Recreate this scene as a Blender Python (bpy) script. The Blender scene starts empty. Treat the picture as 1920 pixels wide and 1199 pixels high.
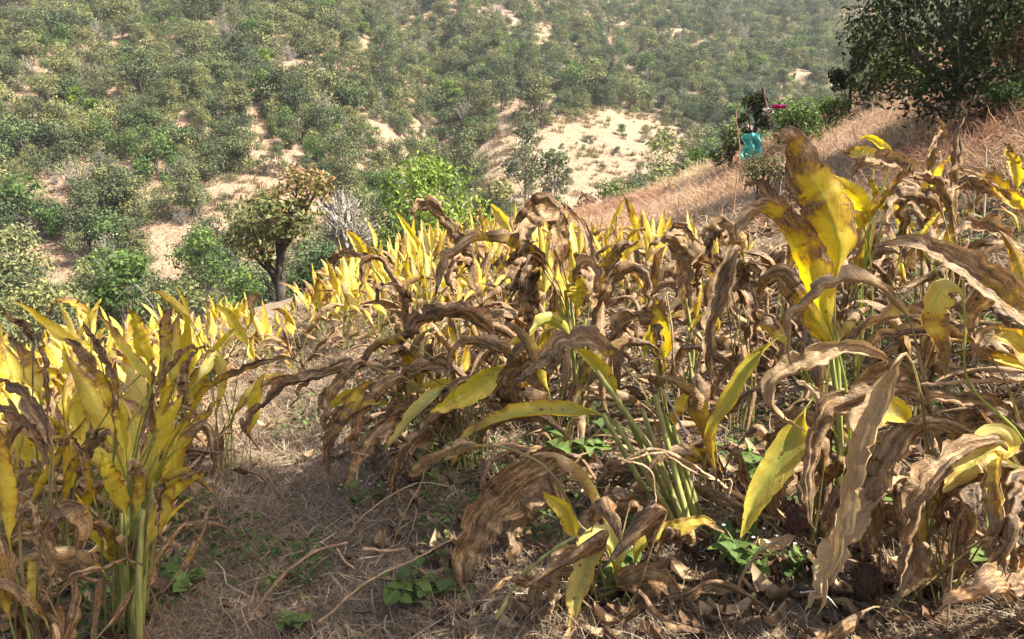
import bpy, math
import numpy as np
from mathutils import Vector
scene = bpy.context.scene
R = math.radians
# ------------------------------------------------------------------ camera
CAMP = np.array([0.0, 0.0, 1.45]); FPX = 1478.0; PITCH = R(11.5)
cam_d = bpy.data.cameras.new('camera'); cam = bpy.data.objects.new('camera', cam_d)
scene.collection.objects.link(cam)
cam.location = CAMP; cam.rotation_euler = (R(90) - PITCH, 0, 0)
cam_d.sensor_fit = 'HORIZONTAL'; cam_d.sensor_width = 36; cam_d.lens = 36 * FPX / 1920
cam_d.clip_start = 0.05; cam_d.clip_end = 2000
scene.camera = cam
# ------------------------------------------------------------------ light
AZ, EL = R(110), R(48)                       # sun: right of the view, a little in front
SUN = np.array([math.sin(AZ) * math.cos(EL), math.cos(AZ) * math.cos(EL), math.sin(EL)])
w = bpy.data.worlds.new('World'); scene.world = w; w.use_nodes = True
wn = w.node_tree.nodes; wl = w.node_tree.links
bg = wn['Background']; sky = wn.new('ShaderNodeTexSky'); sky.sky_type = 'NISHITA'
sky.sun_disc = False; sky.sun_elevation = EL; sky.sun_rotation = AZ
sky.air_density = 1.0; sky.dust_density = 5.0
wl.new(sky.outputs[0], bg.inputs[0]); bg.inputs[1].default_value = 0.085
sd = bpy.data.lights.new('sun', 'SUN'); so = bpy.data.objects.new('sun', sd)
scene.collection.objects.link(so); sd.energy = 5.0; sd.angle = R(0.55); sd.color = (1, 0.95, 0.86)
so.rotation_euler = Vector((-SUN[0], -SUN[1], -SUN[2])).to_track_quat('-Z', 'Y').to_euler()
so.location = (20, 10, 30)
scene.view_settings.view_transform = 'Standard'; scene.view_settings.look = 'None'
scene.view_settings.exposure = 1.7; scene.view_settings.gamma = 1
scene.render.engine = 'CYCLES'
scene.cycles.max_bounces = 4; scene.cycles.diffuse_bounces = 3; scene.cycles.glossy_bounces = 2
scene.cycles.volume_bounces = 0
# ------------------------------------------------------------------ helpers
COL = scene.collection
rng = np.random.default_rng(7)

def at(px, py, Y):
    """pixel of the 1920x1199 frame at forward distance Y -> world point"""
    a = (px - 960) / FPX; b = -(py - 599.5) / FPX
    d = np.array([a, math.cos(PITCH) + b * math.sin(PITCH), -math.sin(PITCH) + b * math.cos(PITCH)])
    return CAMP + d * (Y / d[1])

def proj(P):
    P = np.asarray(P, float); q = P - CAMP
    f = q[..., 1] * math.cos(PITCH) - q[..., 2] * math.sin(PITCH)
    u = q[..., 1] * math.sin(PITCH) + q[..., 2] * math.cos(PITCH)
    f = np.maximum(f, 1e-3)
    return 960 + FPX * q[..., 0] / f, 599.5 - FPX * u / f

_perm = np.random.default_rng(3).random(4096)
def vnoise(x, y):
    x = np.asarray(x, float); y = np.asarray(y, float)
    xi = np.floor(x).astype(int); yi = np.floor(y).astype(int)
    fx = x - xi; fy = y - yi; fx = fx * fx * (3 - 2 * fx); fy = fy * fy * (3 - 2 * fy)
    h = lambda a, b: _perm[(a * 73 + b * 1399 + a * b * 7) & 4095]
    return (h(xi, yi) * (1 - fx) + h(xi + 1, yi) * fx) * (1 - fy) + (h(xi, yi + 1) * (1 - fx) + h(xi + 1, yi + 1) * fx) * fy
def fbm(x, y, o=4):
    s = 0; a = 1; t = 0
    for k in range(o):
        s = s + a * vnoise(x * 2**k + 17 * k, y * 2**k + 31 * k); t += a; a *= 0.5
    return s / t
def sstep(a, b, x):
    t = np.clip((np.asarray(x, float) - a) / (b - a), 0, 1); return t * t * (3 - 2 * t)
def smin_interp(x, xs, ys):
    x = np.asarray(x, float); s = 0
    for o in (-.5, -.25, 0, .25, .5): s = s + np.interp(x + o, xs, ys)
    return s / 5

def make_mesh(name, V, F, mat=None, uv=None, uv2=None, tint=None, smooth=True, matidx=None, mats=None):
    V = np.asarray(V, np.float32); F = np.asarray(F, np.int32)
    me = bpy.data.meshes.new(name)
    k = F.shape[1]
    me.vertices.add(len(V)); me.vertices.foreach_set('co', V.ravel())
    me.loops.add(F.size); me.loops.foreach_set('vertex_index', F.ravel())
    me.polygons.add(len(F)); me.polygons.foreach_set('loop_start', np.arange(0, F.size, k, dtype=np.int32))
    if smooth: me.polygons.foreach_set('use_smooth', np.ones(len(F), bool))
    if uv is not None:
        l = me.uv_layers.new(name='UVMap'); l.data.foreach_set('uv', np.asarray(uv, np.float32)[F.ravel()].ravel())
    if uv2 is not None:
        l = me.uv_layers.new(name='metric'); l.data.foreach_set('uv', np.asarray(uv2, np.float32)[F.ravel()].ravel())
    if tint is not None:
        a = me.color_attributes.new('tint', 'FLOAT_COLOR', 'POINT')
        t = np.ones((len(V), 4), np.float32); t[:, :tint.shape[1]] = tint
        a.data.foreach_set('color', t.ravel())
    for m in (mats or ([mat] if mat else [])): me.materials.append(m)
    if matidx is not None: me.polygons.foreach_set('material_index', np.asarray(matidx, np.int32))
    me.update(calc_edges=True)
    return me

def link(name, me, parent=None, loc=None, rot=None, scale=None):
    o = bpy.data.objects.new(name, me); COL.objects.link(o)
    if parent is not None: o.parent = parent
    if loc is not None: o.location = loc
    if rot is not None: o.rotation_euler = rot
    if scale is not None: o.scale = (scale,) * 3
    return o
def tag(o, label, cat, group=None):
    o['label'] = label; o['category'] = cat
    if group: o['group'] = group
    return o
def thing(name, label, cat, loc=(0, 0, 0), rotz=0, group=None, scale=None):
    o = bpy.data.objects.new(name, None); COL.objects.link(o)
    o.empty_display_size = 0.1
    o.location = loc; o.rotation_euler = (0, 0, rotz)
    if scale: o.scale = (scale,) * 3
    return tag(o, label, cat, group)

def merge(parts):
    """[(V,F),...] -> V,F"""
    vs, fs, n = [], [], 0
    for V, F in parts:
        vs.append(V); fs.append(np.asarray(F) + n); n += len(V)
    return np.concatenate(vs), np.concatenate(fs)

def tube(P, rad, sides=6):
    P = np.asarray(P, float); n = len(P); rad = np.broadcast_to(rad, (n,))
    T = np.gradient(P, axis=0); T /= np.linalg.norm(T, axis=1)[:, None] + 1e-9
    ref = np.array([1, 0, 0.]) if abs(T[:, 0]).mean() < .8 else np.array([0, 1., 0])
    A = np.cross(T, ref); A /= np.linalg.norm(A, axis=1)[:, None] + 1e-9
    B = np.cross(T, A)
    th = np.arange(sides) * 2 * math.pi / sides
    V = P[:, None] + rad[:, None, None] * (np.cos(th)[None, :, None] * A[:, None] + np.sin(th)[None, :, None] * B[:, None])
    i = np.arange(n - 1)[:, None] * sides; j = np.arange(sides)[None]; j2 = (j + 1) % sides
    F = np.stack([i + j, i + j2, i + sides + j2, i + sides + j], -1).reshape(-1, 4)
    return V.reshape(-1, 3), F

def catmull(C, n):
    C = np.asarray(C, float)
    if len(C) == 2: C = np.array([C[0], (C[0] + C[1]) / 2, C[1]])
    Q = np.vstack([2 * C[0] - C[1], C, 2 * C[-1] - C[-2]]); out = []
    t = np.linspace(0, 1, 14, endpoint=False)[:, None]
    for i in range(1, len(Q) - 2):
        a, b, c, d = Q[i - 1:i + 3]
        out.append(.5 * (2 * b + (c - a) * t + (2 * a - 5 * b + 4 * c - d) * t**2 + (3 * b - a - 3 * c + d) * t**3))
    out.append(C[-1:]); out = np.vstack(out)
    s = np.r_[0, np.cumsum(np.linalg.norm(np.diff(out, axis=0), axis=1))]
    si = np.linspace(0, s[-1], n)
    return np.stack([np.interp(si, s, out[:, k]) for k in range(3)], 1), s[-1], C, np.linspace(0, 1, n)

# ------------------------------------------------------------------ material helpers
class NT:
    def __init__(s, name):
        s.m = bpy.data.materials.new(name); s.m.use_nodes = True
        s.t = s.m.node_tree; s.n = s.t.nodes; s.l = s.t.links; s.n.clear()
        s.out = s.n.new('ShaderNodeOutputMaterial')
    def add(s, typ, **kw):
        nd = s.n.new(typ)
        for k, v in kw.items(): setattr(nd, k, v)
        return nd
    def put(s, sock, v):
        if v is None: return
        if isinstance(v, bpy.types.NodeSocket): s.l.new(v, sock)
        else: sock.default_value = v
    def math(s, op, a, b=None, c=None, clamp=False):
        nd = s.add('ShaderNodeMath', operation=op, use_clamp=clamp)
        for i, v in enumerate((a, b, c)): s.put(nd.inputs[i], v)
        return nd.outputs[0]
    def mix(s, f, a, b, blend='MIX'):
        nd = s.add('ShaderNodeMix', data_type='RGBA', blend_type=blend)
        col = lambda v: v if isinstance(v, bpy.types.NodeSocket) else (*v, 1)
        s.put(nd.inputs[0], f); s.put(nd.inputs[6], col(a)); s.put(nd.inputs[7], col(b))
        return nd.outputs[2]
    def noise(s, vec=None, scale=5, detail=3, rough=.55, dist=0):
        nd = s.add('ShaderNodeTexNoise'); s.put(nd.inputs['Vector'], vec)
        nd.inputs['Scale'].default_value = scale; nd.inputs['Detail'].default_value = detail
        nd.inputs['Roughness'].default_value = rough; nd.inputs['Distortion'].default_value = dist
        return nd.outputs[0]
    def ramp(s, f, stops):
        nd = s.add('ShaderNodeValToRGB'); e = nd.color_ramp.elements
        while len(e) > 1: e.remove(e[-1])
        for i, (p, c) in enumerate(stops):
            el = e[0] if i == 0 else e.new(p)
            el.position = p; el.color = (*c, 1)
        s.put(nd.inputs[0], f); return nd.outputs[0]
    def maprange(s, v, a, b, c=0., d=1.):
        nd = s.add('ShaderNodeMapRange'); nd.clamp = True
        for i, x in enumerate((v, a, b, c, d)): s.put(nd.inputs[i], x)
        return nd.outputs[0]
    def bump(s, h, strength=.5, dist=.01):
        nd = s.add('ShaderNodeBump'); nd.inputs['Strength'].default_value = strength
        nd.inputs['Distance'].default_value = dist; s.put(nd.inputs['Height'], h); return nd.outputs[0]
    def finish(s, col, rough=.7, spec=.3, normal=None, trans=None, transcol=None):
        p = s.add('ShaderNodeBsdfPrincipled')
        s.put(p.inputs['Base Color'], col if isinstance(col, bpy.types.NodeSocket) else (*col, 1))
        s.put(p.inputs['Roughness'], rough); s.put(p.inputs['Specular IOR Level'], spec)
        s.put(p.inputs['Normal'], normal)
        sh = p.outputs[0]
        if trans is not None:
            t = s.add('ShaderNodeBsdfTranslucent'); tc = transcol if transcol is not None else col
            s.put(t.inputs[0], tc if isinstance(tc, bpy.types.NodeSocket) else (*tc, 1)); s.put(t.inputs['Normal'], normal)
            mx = s.add('ShaderNodeMixShader'); s.put(mx.inputs[0], trans)
            s.l.new(sh, mx.inputs[1]); s.l.new(t.outputs[0], mx.inputs[2]); sh = mx.outputs[0]
        s.l.new(sh, s.out.inputs[0]); return s.m

def leaf_material():
    s = NT('turmeric_leaf')
    uv = s.add('ShaderNodeUVMap', uv_map='UVMap').outputs[0]; mt = s.add('ShaderNodeUVMap', uv_map='metric').outputs[0]
    sep = s.add('ShaderNodeSeparateXYZ'); s.l.new(uv, sep.inputs[0]); U, V = sep.outputs[0], sep.outputs[1]
    msep = s.add('ShaderNodeSeparateXYZ'); s.l.new(mt, msep.inputs[0]); MU, MV = msep.outputs[0], msep.outputs[1]
    oi = s.add('ShaderNodeObjectInfo'); cs = s.add('ShaderNodeSeparateColor'); s.l.new(oi.outputs['Color'], cs.inputs[0])
    dead, green, pale = cs.outputs[0], cs.outputs[1], cs.outputs[2]
    seed = s.math('MULTIPLY', oi.outputs['Random'], 57.0)
    def vec(ku, kv):
        c = s.add('ShaderNodeCombineXYZ'); s.put(c.inputs[0], s.math('MULTIPLY', MU, ku)); s.put(c.inputs[1], s.math('MULTIPLY', MV, kv)); s.put(c.inputs[2], seed)
        return c.outputs[0]
    a = s.math('MULTIPLY', s.math('ABSOLUTE', s.math('SUBTRACT', U, .5)), 2.0)
    n1 = s.noise(vec(1, 1), 11, 4, .6, .6)
    n2 = s.noise(vec(95, 9), 1, 4, .7, .5); n5 = s.noise(vec(1, 1), 170, 3, .7)           # long streaks
    vein = s.math('SUBTRACT', s.math('MULTIPLY', MV, 1.0), s.math('MULTIPLY', s.math('ABSOLUTE', MU), 2.2))
    vc = s.add('ShaderNodeCombineXYZ'); s.put(vc.inputs[0], s.math('MULTIPLY', vein, 150.)); s.put(vc.inputs[1], s.math('MULTIPLY', MU, 14.)); s.put(vc.inputs[2], seed)
    n3 = s.noise(vc.outputs[0], 1, 2, .6)         # oblique vein streaks
    n4 = s.noise(vec(1, 1), 60, 4, .65)
    # progress of browning: from tip and edges
    t = s.math('MULTIPLY', dead, 1.55)
    t = s.math('ADD', t, s.math('MULTIPLY', s.math('POWER', a, 2.5), .34))
    t = s.math('ADD', t, s.math('MULTIPLY', s.math('SUBTRACT', V, .5), .75))
    t = s.math('ADD', t, s.math('MULTIPLY', s.math('SUBTRACT', n1, .5), 1.5))
    t = s.math('ADD', t, s.math('MULTIPLY', s.math('SUBTRACT', n3, .5), .55))
    t = s.math('ADD', t, s.math('MULTIPLY', s.math('SUBTRACT', n4, .5), .5))
    t = s.math('SUBTRACT', t, .86)
    brown = s.maprange(t, -.03, .16); edge = s.maprange(t, -.30, .02)
    # living colours; yellow and pale also lifted to stand for sun glare
    gmask = s.math('ADD', s.math('MULTIPLY', green, 1.25), s.math('MULTIPLY', s.math('SUBTRACT', .45, a), s.math('MULTIPLY', green, 1.1)))
    gmask = s.math('ADD', gmask, s.math('MULTIPLY', s.math('SUBTRACT', .45, V), .55))
    gmask = s.math('ADD', gmask, s.math('MULTIPLY', s.math('SUBTRACT', n1, .5), .7))
    gmask = s.math('SUBTRACT', gmask, .32, clamp=True)
    yel = s.mix(s.maprange(n4, .35, .7), (.72, .55, .045), (.84, .71, .14))
    yel = s.mix(s.math('MULTIPLY', s.maprange(n1, .45, .7), .6), yel, (.50, .27, .018))
    live = s.mix(gmask, yel, s.mix(n3, (.15, .25, .035), (.26, .36, .06)))
    live = s.mix(s.math('MULTIPLY', s.maprange(s.noise(vec(.6, .6), 7, 3), .5, .68), .28), live, (.54, .28, .02))
    live = s.mix(s.math('MULTIPLY', s.maprange(n3, .42, .58, 1, 0), .45), live, (.42, .30, .03))
    live = s.mix(s.math('MULTIPLY', pale, .45), live, (.78, .74, .46))  # pale: light leaves, and sunlit white put into the colour
    vl = s.math('SINE', s.math('MULTIPLY', vein, 760.))
    live = s.mix(s.maprange(vl, .2, 1, 0, .22), live, (.34, .24, .03))
    rib = s.maprange(a, .0, .10, 1, 0)
    live = s.mix(s.math('MULTIPLY', rib, .75), live, (.34, .42, .08))
    live = s.mix(s.math('MULTIPLY', edge, .7), live, (.40, .19, .03))
    # rust spots
    vo = s.add('ShaderNodeTexVoronoi', feature='F1'); s.put(vo.inputs['Vector'], s.mix(.012, vec(1, .8), s.add('ShaderNodeTexNoise').outputs[1])); vo.inputs['Scale'].default_value = 75
    vs = s.add('ShaderNodeSeparateColor'); s.l.new(vo.outputs['Color'], vs.inputs[0])
    spot = s.math('LESS_THAN', vo.outputs['Distance'], s.math('MULTIPLY', s.math('POWER', vs.outputs[0], 5.), s.math('MULTIPLY', s.maprange(n1, .38, .6), .5)))
    live = s.mix(s.math('MULTIPLY', spot, .8), live, (.13, .06, .02))
    # dead colours
    bn = s.math('ADD', s.math('MULTIPLY', n2, .58), s.math('ADD', s.math('MULTIPLY', n4, .24), s.math('MULTIPLY', n5, .18)))
    br = s.ramp(bn, [(.37, (.016, .008, .004)), (.442, (.078, .040, .017)), (.495, (.178, .098, .042)), (.553, (.35, .22, .103)), (.645, (.62, .45, .25))])
    br = s.mix(s.math('MULTIPLY', s.maprange(n1, .48, .68), .38), br, (.215, .165, .125))
    br = s.mix(s.math('MULTIPLY', s.maprange(n1, .34, .46, 1, 0), .45), br, (.30, .135, .045))
    br = s.mix(s.math('MULTIPLY', s.math('POWER', pale, 1.5), .9), br, s.mix(bn, (.27, .15, .058), (.82, .62, .34)))
    col = s.mix(brown, live, br)
    # stalk
    st = s.mix(s.maprange(s.math('ADD', dead, s.math('MULTIPLY', n2, .5)), .75, 1.25), s.mix(n2, (.20, .27, .05), (.42, .42, .11)), s.mix(n2, (.16, .10, .05), (.46, .36, .18)))
    col = s.mix(s.maprange(V, -.06, .04, 1, 0), col, st)
    h = s.math('ADD', s.math('MULTIPLY', n3, .5), s.math('ADD', s.math('MULTIPLY', n2, s.math('MULTIPLY', brown, .9)), s.math('MULTIPLY', n4, s.math('MULTIPLY', brown, .8))))
    nrm = s.bump(h, .75, .006)
    hs = s.add('ShaderNodeHueSaturation'); hs.inputs['Saturation'].default_value = 1.12; hs.inputs['Value'].default_value = 1.15
    s.l.new(col, hs.inputs['Color'])
    tr = s.math('SUBTRACT', .45, s.math('MULTIPLY', brown, .24))
    return s.finish(col, s.maprange(brown, 0, 1, .40, .62), s.maprange(brown, 0, 1, .55, .4), nrm, tr, hs.outputs[0])
M = {}
M['leaf'] = leaf_material()

def tint_mat(name, stops, rough=.8, trans=None, hue=0.0, objvar=0.0, spec=.2, value=1.0):
    """colour from the per-strand / per-leaf tint attribute, varied a little per object"""
    s = NT(name); at_ = s.add('ShaderNodeAttribute', attribute_name='tint')
    sp = s.add('ShaderNodeSeparateColor'); s.l.new(at_.outputs[0], sp.inputs[0])
    f = sp.outputs[0]
    if objvar:
        oi = s.add('ShaderNodeObjectInfo')
        f = s.math('ADD', f, s.math('MULTIPLY', s.math('SUBTRACT', oi.outputs['Random'], .5), objvar), clamp=True)
    c = s.ramp(f, stops)
    c = s.mix(1.0, c, sp.outputs[1], 'MULTIPLY') if False else c
    k = s.add('ShaderNodeHueSaturation'); s.put(k.inputs['Value'], s.math('MULTIPLY', sp.outputs[1], value)); s.l.new(c, k.inputs['Color'])
    return s.finish(k.outputs[0], rough, spec, None, trans, k.outputs[0] if trans else None)

def bark_mat(name, c1, c2, scale=8):
    s = NT(name); tc = s.add('ShaderNodeTexCoord').outputs['Object']
    mp = s.add('ShaderNodeMapping'); s.l.new(tc, mp.inputs[0]); mp.inputs['Scale'].default_value = (1, 1, .25)
    n = s.noise(mp.outputs[0], scale, 5, .65); n2 = s.noise(tc, 3, 3)
    c = s.mix(s.maprange(n, .3, .7), c1, c2)
    c = s.mix(s.math('MULTIPLY', s.maprange(n2, .5, .65), .4), c, tuple(min(1, v * 1.9) for v in c2))
    return s.finish(c, .9, .15, s.bump(n, .9, .03))
M['darkbark'] = bark_mat('dark_bark', (.018, .014, .011), (.075, .06, .048), 14)
M['bark'] = bark_mat('bark', (.035, .026, .02), (.16, .13, .10))

# ------------------------------------------------------------------ terrain
PX = [-14, -8, -5, -3.5, -1.5, -.6, 0, 1.4, 2.8, 4.7, 5.6, 9, 14]
PZ = [-3.2, -1.6, -.95, -.55, -.16, -.02, .03, .30, .80, 1.75, 2.35, 4.6, 7.5]
def ground_h(x, y):
    x = np.asarray(x, float); y = np.asarray(y, float)
    z = smin_interp(x, PX, PZ)
    z = z + .028 * np.clip(y - 2.5, 0, 12) * sstep(-2.5, 1.2, x)
    # the path between the beds is a shallow furrow
    pc = np.interp(y, [1, 2.4, 5, 7], [-.45, -.75, -1.55, -2.1])
    z = z - .10 * np.exp(-((x - pc) / .38)**2) * sstep(8.5, 6, y)
    z = z + .07 * (fbm(x * 1.3, y * 1.3, 3) - .5) + .05 * (fbm(x * 5, y * 5, 2) - .5)
    E = np.interp(x, [-14, -6, -3, 0, 2, 4, 7, 14], [7.5, 9.2, 11, 13.0, 13.0, 12.2, 11.6, 11.6])
    d = y - E
    z = z - .62 * np.where(d > 0, d - 1.2 * (1 - np.exp(-np.maximum(d, 0) / 1.2)), 0)
    z = z + .5 * (fbm(x * .35, y * .35, 3) - .5) * sstep(10, 16, y)
    return z
def hill_h(x, y):
    x = np.asarray(x, float); y = np.asarray(y, float)
    th = x / np.maximum(y, 5)
    sl = smin_interp(th * 4, [-3.2, -2, -.8, -.2, .4, 1, 3], [.42, .405, .385, .335, .30, .295, .30])
    y0 = smin_interp(th * 4, [-3, -1, 0, 1, 3], [27, 29, 34, 40, 44])
    u = y - y0
    z = -11.5 + sl * np.where(u > 0, u, u * -.25)
    z = z - 5.0 * np.exp(-((th + .07 + .0007 * (y - 60)) / .05)**2) * sstep(40, 80, y)
    z = z + 7 * (fbm(x * .022 + 3, y * .022, 3) - .5) * sstep(30, 70, y) + 1.6 * (fbm(x * .11, y * .11, 3) - .5) * sstep(28, 45, y)
    return z

def grid(xs, ys, h):
    X, Y = np.meshgrid(xs, ys); Z = h(X, Y)
    V = np.stack([X, Y, Z], -1).reshape(-1, 3); nx = len(xs)
    i = (np.arange(len(ys) - 1)[:, None] * nx + np.arange(nx - 1)[None]).ravel()
    return V, np.stack([i, i + 1, i + nx + 1, i + nx], -1)

def ground_material():
    s = NT('dry_soil'); g = s.add('ShaderNodeNewGeometry').outputs['Position']
    n = s.noise(g, 1.6, 5, .6); n2 = s.noise(g, 14, 5, .65); n3 = s.noise(g, 70, 3, .7)
    c = s.mix(s.maprange(n2, .35, .65), (.10, .068, .045), (.22, .155, .105))
    c = s.mix(s.maprange(n3, .45, .62), c, (.36, .27, .19))
    c = s.mix(s.math('MULTIPLY', s.maprange(n, .50, .62), .4), c, (.13, .14, .06))
    sx = s.add('ShaderNodeSeparateXYZ'); s.l.new(g, sx.inputs[0])
    far = s.maprange(s.math('ADD', sx.outputs[1], s.math('MULTIPLY', sx.outputs[0], 1.5)), 9.5, 12.5)
    dry = s.mix(s.maprange(n2, .3, .7), (.36, .235, .145), (.50, .37, .24))
    c = s.mix(s.math('MULTIPLY', far, .85), c, dry)
    return s.finish(c, .95, .1, s.bump(s.math('ADD', n2, s.math('MULTIPLY', n3, .5)), .8, .03))
def hill_material():
    s = NT('bare_hillside'); g = s.add('ShaderNodeNewGeometry').outputs['Position']
    n = s.noise(g, .05, 4, .6); n2 = s.noise(g, .9, 5, .65); n3 = s.noise(g, 4.5, 4, .7)
    c = s.mix(s.maprange(n, .42, .6), (.33, .235, .155), (.38, .30, .19))
    sx = s.add('ShaderNodeSeparateXYZ'); s.l.new(g, sx.inputs[0])
    c = s.mix(s.maprange(s.math('ADD', sx.outputs[0], s.math('MULTIPLY', n, 30.)), 6, 18, .8, 0), c, (.385, .245, .16))
    c = s.mix(s.math('MULTIPLY', s.maprange(n2, .48, .66), .7), c, (.46, .37, .255))
    c = s.mix(s.math('MULTIPLY', s.maprange(n3, .47, .62), .85), c, (.17, .13, .075))
    c = s.mix(s.math('MULTIPLY', s.maprange(n2, .30, .42, 1, 0), .5), c, (.27, .165, .11))
    return s.finish(c, .95, .1, s.bump(s.math('ADD', n2, s.math('MULTIPLY', n3, .6)), 1., .5))
ys = np.r_[np.arange(-3, 9, .09), np.arange(9, 44, .35)]
xs = np.r_[np.arange(-30, -8, .5), np.arange(-8, 8, .1), np.arange(8, 30.1, .5)]
V, F = grid(xs, ys, ground_h)
go = link('ground', make_mesh('ground', V, F, ground_material())); go['kind'] = 'structure'
ys = np.r_[np.arange(18, 60, .9), np.arange(60, 330, 2.2)]; xs = np.linspace(-260, 260, 300)
V, F = grid(xs, ys, hill_h)
ho = link('hillside', make_mesh('hillside', V, F, hill_material())); ho['kind'] = 'structure'
def floor_h(x, y): return np.maximum(ground_h(x, y), hill_h(x, y)) if y > 18 else ground_h(x, y)

# ------------------------------------------------------------------ trees
def leaf_quads(C, N, size, aspect, r, tint, gloss=.35):
    """one folded diamond per leaf"""
    m = len(C); t = r.normal(size=(m, 3)); t -= (t * N).sum(1)[:, None] * N
    t /= np.linalg.norm(t, axis=1)[:, None] + 1e-9; b = np.cross(N, t)
    l = (size * r.uniform(.65, 1.3, m))[:, None]; wd = l * aspect
    V = np.stack([C - t * l * .5, C + b * wd * .5 + N * l * gloss * .3, C + t * l * .5, C - b * wd * .5 + N * l * gloss * .3], 1).reshape(-1, 3)
    F = np.arange(4 * m).reshape(-1, 4)
    return V, F, np.repeat(tint, 4, axis=0)
def unit(v): return v / (np.linalg.norm(v, axis=-1, keepdims=True) + 1e-9)

def tree_geo(seed, height, rad, lobes, nleaf, lsize, aspect=.55, trunk_r=.1, bare=.25, shape='round', lean=(0, 0), hang=0.0, shell=.6, lobe_r=.42):
    r = np.random.default_rng(seed); parts = []
    top = np.array([lean[0], lean[1], height * .72])
    tp = np.array([[0, 0, -.3], [lean[0] * .15 + r.normal() * .03, lean[1] * .15, height * .2], [lean[0] * .5 + r.normal() * rad * .08, lean[1] * .5 + r.normal() * rad * .08, height * .45], top])
    P, L, _, _ = catmull(tp, 9)
    parts.append(tube(P, np.linspace(trunk_r, trunk_r * .3, 9) * np.r_[1.3, np.ones(8)], 7))
    cents, rads = [], []
    for k in range(lobes):
        if shape == 'cone':
            h = (k + .5) / lobes; zc = height * (bare + (1 - bare) * h * .95)
            rr = rad * (1 - h) ** .8 * .7; an = k * 2.4 + r.uniform(-.4, .4)
            c = np.array([lean[0] * h + math.cos(an) * rr * .65, lean[1] * h + math.sin(an) * rr * .65, zc]); q = rad * (.25 + .35 * (1 - h))
        else:
            an = k * 2.4 + r.uniform(-.5, .5); h = r.random() ** .8
            zc = height * (bare + (1 - bare) * (.06 + .80 * h)); mx = math.sin(math.pi * min(max(.22 + .7 * h, 0), 1)) ** .6
            rr = rad * mx * r.uniform(.35, .78)
            c = np.array([lean[0] * h + math.cos(an) * rr, lean[1] * h + math.sin(an) * rr, zc]); q = rad * lobe_r * r.uniform(.65, 1.25)
        cents.append(c); rads.append(q)
        f = r.uniform(.35, .8); a0 = P[int(f * 8)]
        if a0[2] < c[2] + .2:
            mid = (a0 + c) / 2 + np.array([0, 0, -.08 * height * r.random()])
            Q, _, _, _ = catmull([a0, mid, c], 5)
            parts.append(tube(Q, np.linspace(trunk_r * .42, trunk_r * .08, 5), 5))
            for j in range(2):
                e = c + unit(r.normal(size=3)) * q * .9
                parts.append(tube(np.array([Q[3], (Q[3] + e) / 2 + r.normal(size=3) * .05 * q, e]), [trunk_r * .14, trunk_r * .08, trunk_r * .03], 4))
    cents = np.array(cents); rads = np.array(rads)
    wgt = rads**2; idx = r.choice(lobes, nleaf, p=wgt / wgt.sum())
    d = unit(r.normal(size=(nleaf, 3))); rr = r.random(nleaf) ** (1 / (1 + 4 * shell))
    # clump the leaves on twigs
    d = unit(d + .45 * np.sin(d[:, [1, 2, 0]] * 7 + idx[:, None]))
    C = cents[idx] + d * (rads[idx] * rr)[:, None] * np.array([1, 1, .82])
    C += r.normal(size=C.shape) * .05 * rad
    N = unit(d * .7 + r.normal(size=C.shape) * .65 + np.array([0, 0, .45]))
    if hang: N = unit(N * np.array([1, 1, 1 - hang]))
    lob_t = r.random(lobes)
    ti = np.stack([np.clip(.5 + .5 * (lob_t[idx] - .5) + r.normal(size=nleaf) * .14, 0, 1), np.clip(.95 + r.normal(size=nleaf) * .16, .5, 1.4), np.zeros(nleaf)], 1)
    cr = leaf_quads(C, N, lsize, aspect, r, ti)
    return merge(parts), cr

def twig_geo(seed, height, rad, n=60, nleaf=150, lsize=.12, z0=0.):
    """mostly leafless grey shrub"""
    r = np.random.default_rng(seed); parts = []; ends = []
    for k in range(n):
        an = r.uniform(0, 6.283); q = rad * r.random() ** .6; h = height * (1 - .45 * (q / rad) ** 2) * r.uniform(.55, 1)
        e = np.array([math.cos(an) * q, math.sin(an) * q, h])
        m = e * np.array([.5, .5, .55]) + r.normal(size=3) * .06 * rad
        e[2] = z0 + e[2] * (height - z0) / height; m[2] = z0 + m[2] * (height - z0) / height
        parts.append(tube(np.array([[e[0] * .12, e[1] * .12, z0 - .1], m, e]), [.035 * height / 3, .02 * height / 3, .008], 4))
        for j in range(3):
            a = m + (e - m) * r.uniform(.1, .8); b = a + unit(r.normal(size=3) + np.array([0, 0, .7])) * rad * r.uniform(.15, .35)
            parts.append(tube(np.array([a, b]), [.012, .006], 3)); ends.append(b)
    if z0 > .2: parts.append(tube(np.array([[0, 0, -.2], [.05, 0, z0 * .5], [0, 0, z0 + .1]]), [.07, .06, .05], 6))
    ends = np.array(ends); i = r.integers(0, len(ends), nleaf); C = ends[i] + r.normal(size=(nleaf, 3)) * .09 * rad
    ti = np.stack([r.random(nleaf), np.clip(.9 + r.normal(size=nleaf) * .15, .5, 1.3), np.zeros(nleaf)], 1)
    return merge(parts), leaf_quads(C, unit(r.normal(size=(nleaf, 3))), lsize, .55, r, ti)

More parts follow.
